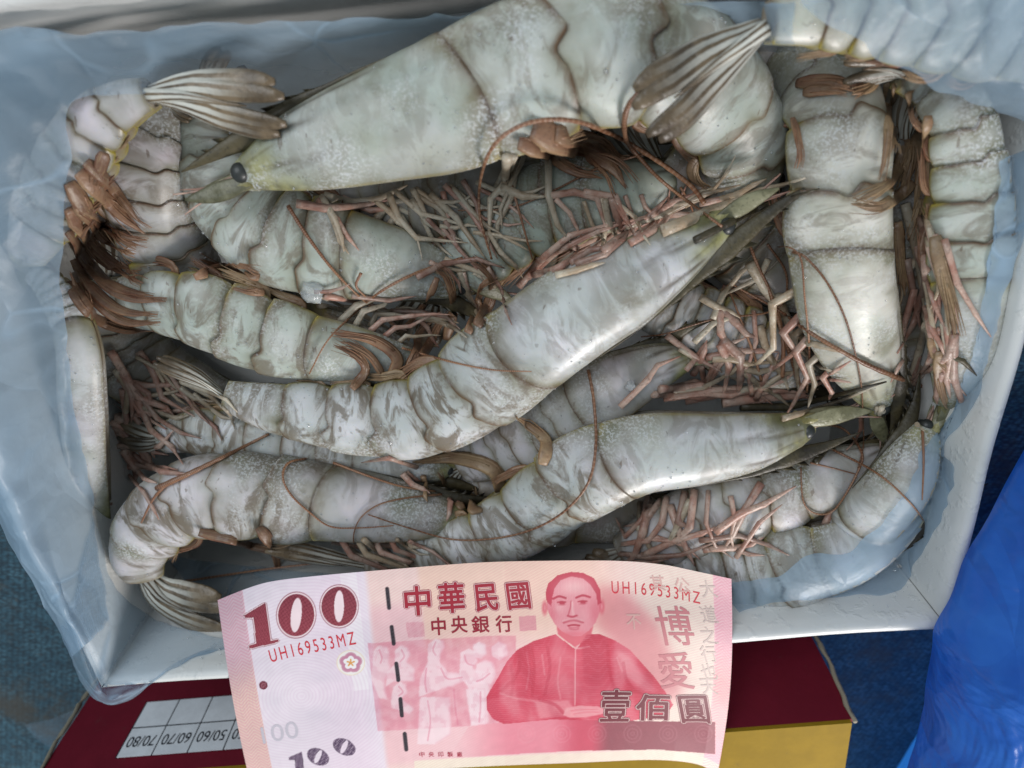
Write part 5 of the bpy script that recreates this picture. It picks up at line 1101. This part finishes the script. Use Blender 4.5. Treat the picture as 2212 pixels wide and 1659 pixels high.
def inv_uv(u, v):
    d = (U-u)**2+(Vv-v)**2; i = np.unravel_index(np.argmin(d), d.shape); p, q = pp[i], qq[i]
    for _ in range(6):
        a = np.array(note_uv(np.array(p), np.array(q)), float); e_ = 1e-3
        Jp = (np.array(note_uv(np.array(p+e_), np.array(q)), float)-a)/e_; Jq = (np.array(note_uv(np.array(p), np.array(q+e_)), float)-a)/e_
        dp = np.linalg.solve(np.column_stack([Jp, Jq]), np.array([u, v])-a); p, q = p+dp[0], q+dp[1]
    return p, q
INKS = {}
def note_text(body, a, b, height, color, off=.05, offset=0.0, spacing=1.0, halo=None, name='lettering', sq=1.0, vertical=False, alpha=None):
    """lettering whose run starts at a and ends at b on the print; height in mm"""
    (pa, qa), (pb, qb) = inv_uv(*a), inv_uv(*b)
    A_, B_ = np.array([pa*145, qa*70]), np.array([pb*145, qb*70]); d = B_-A_; L = np.linalg.norm(d); ax = d/L; ay = np.array([-ax[1], ax[0]])
    def put(offs, m_, lift):
        v, f = flat_text(body, height, spacing=spacing)
        if not len(v): return
        w = v[:, 0].max()-v[:, 0].min(); hh = v[:, 1].max()-v[:, 1].min()
        v = v*np.array([L/w, height/hh, 1])
        bm = bmesh.new(); vs_ = [bm.verts.new(p) for p in v]
        for q in f:
            try: bm.faces.new([vs_[i] for i in q])
            except ValueError: pass
        x0_, x1_ = v[:, 0].min(), v[:, 0].max()
        for xx in np.arange(math.ceil(x0_), x1_, 1.0):
            bmesh.ops.bisect_plane(bm, geom=bm.verts[:]+bm.edges[:]+bm.faces[:], plane_co=(xx, 0, 0), plane_no=(1, 0, 0))
        for yy in np.arange(math.ceil(v[:, 1].min()), v[:, 1].max(), 1.0):
            bmesh.ops.bisect_plane(bm, geom=bm.verts[:]+bm.edges[:]+bm.faces[:], plane_co=(0, yy, 0), plane_no=(0, 1, 0))
        bm.verts.index_update(); vv = np.array([q.co[:2] for q in bm.verts]); ff = [[q.index for q in fc_.verts] for fc_ in bm.faces]; bm.free()
        W3 = []; FF = []
        sh_ = [(0, 0)]+([(math.cos(k*math.pi/4)*offs, math.sin(k*math.pi/4)*offs) for k in range(8)] if offs > .01 else [])
        for k, (sx_, sy_) in enumerate(sh_):                      # heavier strokes: the glyph laid down several times, each a hair higher
            mm = (A_+B_)/2+(vv[:, :1]+sx_)*ax-(vv[:, 1:2]+sy_)*ay
            FF += [[i+len(W3)*len(vv) for i in q] for q in ff]; W3.append(note_pt(mm[:, 0]/145, mm[:, 1]/70, lift+k*.002))
        mesh_obj(name, np.vstack(W3), FF, m_, note, nbase, smooth=False)
    def im(c):
        if c not in INKS:
            cc = np.array(c)/255; cc = np.where(cc <= .04045, cc/12.92, ((cc+.055)/1.055)**2.4)*.9; INKS[c] = ink('note_ink', tuple(cc), .55)
        return INKS[c]
    if halo: put(offset+.40, im(color), off*.6); put(offset+.24, im(halo), off+.015)
    put(offset, im(color), off+.05 if halo else off)
RD = (176, 34, 56); SER = (226, 48, 66)
def z1(x, y): return Z1((x, y))[0]
def z2(x, y): return Z2((x, y))[0]
note_text('UH169533MZ', z1(495, 810), z1(1145, 668), 4.2, SER, offset=.0, spacing=1.35)
note_text('UH169533MZ', z2(1150, 282), z2(1825, 365), 4.0, SER, spacing=1.35)
for ch, x, y, w, h, f in (('中', 1622, 385, 190, 9.2, z1), ('華', 1882, 362, 190, 9.4, z1), ('民', 195, 360, 165, 8.4, z2), ('國', 440, 348, 165, 8.2, z2)):
    note_text(ch, f(x-w/2, y+6), f(x+w/2, y-6), h, RD, offset=.16, halo=(240, 200, 200))
for ch, x, y, w, h, f in (('中', 1783, 580, 105, 5.6, z1), ('央', 1940, 565, 120, 5.4, z1), ('銀', 150, 565, 130, 5.4, z2), ('行', 328, 560, 120, 5.4, z2)):
    note_text(ch, f(x-w/2, y+3), f(x+w/2, y-3), h, (166, 28, 52), offset=.10)
for ch, x, y, w, h in (('壹', 1180, 1185, 215, 11.5), ('佰', 1465, 1200, 250, 9.6), ('圓', 1780, 1215, 215, 10.0)):
    note_text(ch, z2(x-w/2, y), z2(x+w/2, y), h, (122, 34, 50), offset=.18, halo=(236, 200, 196))
for ch, x, y, w, h, c in (('博', 1630, 580, 270, 13.0, (214, 132, 138)), ('愛', 1640, 920, 260, 13.0, (214, 132, 138))):
    note_text(ch, z2(x-w/2, y), z2(x+w/2, y), h, c, offset=.10)
for i, (ch, x, y) in enumerate((('大', 1885, 295), ('道', 1890, 490), ('之', 1890, 650), ('行', 1890, 790), ('也', 1890, 925), ('天', 1890, 1040))):
    note_text(ch, z2(x-60, y), z2(x+60, y), 5.6, (224, 200, 192), offset=.04)
for ch, x, y in (('公', 1690, 270), ('不', 1320, 545), ('其', 1500, 250)):
    note_text(ch, z2(x-55, y), z2(x+55, y), 5.0, (232, 184, 176), off=.05, offset=.04)
for k, ch in enumerate('中央印製廠'):
    note_text(ch, z1(1655+k*72-20, 1556+2), z1(1655+k*72+20, 1556-2), 1.9, (196, 60, 84), offset=.02)
note_text('100', z1(435, 1415), z1(712, 1365), 6.2, (220, 212, 222), offset=0.0)

# ------------------------------------------------------------------ ice
V = []; F = []
def crystal(p, r):
    global V, F
    q = len(V); a = [unit(np.array([R.gauss(0, 1), R.gauss(0, 1), R.gauss(0, 1)])) for _ in range(2)]; c = unit(np.cross(a[0], a[1])); b = np.cross(c, a[0])
    for v_ in (a[0], -a[0], b, -b, c, -c): V.append(p+v_*r*(.6+R.random()*.8))
    F += [(q+i, q+j, q+k) for i, j, k in ((0, 2, 4), (2, 1, 4), (1, 3, 4), (3, 0, 4), (2, 0, 5), (1, 2, 5), (3, 1, 5), (0, 3, 5))]
n = 0
while n < 4600:
    x = R.uniform(TO[0]-5, TO[0]+TW); y = R.uniform(TO[1], TO[1]+TL_)
    h = TREE.ray_cast(Vector((x, y, 120)), Vector((0, 0, -1))); n += 1
    if h[0] is None or h[0][2] < 24: continue
    if mnoise.noise(Vector((x*.05, y*.05, 4))) < -.05 and R.random() < .75: continue
    crystal(np.array(h[0])+np.array(h[1])*.05, .12+.34*R.random()**3)
for _ in range(260):                                              # grains on the near wall of the tray
    x = R.uniform(20, TW-6); t = R.random()*.8
    crystal(TP(x, TH+1.5+t*5.5, 66-t*30)+np.array([0, .1, .1]), .12+.3*R.random()**2)
o = mesh_obj('ice_grains', V, F, M_ICE, None, TP(TW/2, TL_/2, 20), smooth=False); tag(o, 'tiny ice grains sprinkled over prawns and tray wall', 'ice', kind='stuff')
def lump(u, v, r, lab):
    p = surf(u, v, r*.3); VV = []; nu, nv = 9, 12
    for i in range(nu+1):
        for j in range(nv):
            th, a = math.pi*i/nu, 2*math.pi*j/nv; d = np.array([math.sin(th)*math.cos(a), math.sin(th)*math.sin(a), math.cos(th)*.7])
            VV.append(p+d*r*(1+.45*mnoise.noise(Vector(d*1.6)+Vector((u, v, 0)))))
    o = mesh_obj('ice_lump', VV, [f[::-1] for f in grid_faces(nu+1, nv, True)], M_ICE, None, p); tag(o, lab, 'ice', 'clear ice lumps on the prawns')
for u, v, r, lab in ((675, 632, 3.0, 'clear ice lump on the prawn left of the centre'), (620, 645, 2.4, 'smaller clear ice lump beside the larger one left of the centre'), (255, 1085, 4.0, 'clear ice lump at the tip of the narrow left prawn'), (1362, 835, 1.6, 'clear bead of ice beside the buried green head'), (1945, 325, 2.2, 'clear ice lump among the brown swimmerets at upper right')):
    lump(u, v, r, lab)
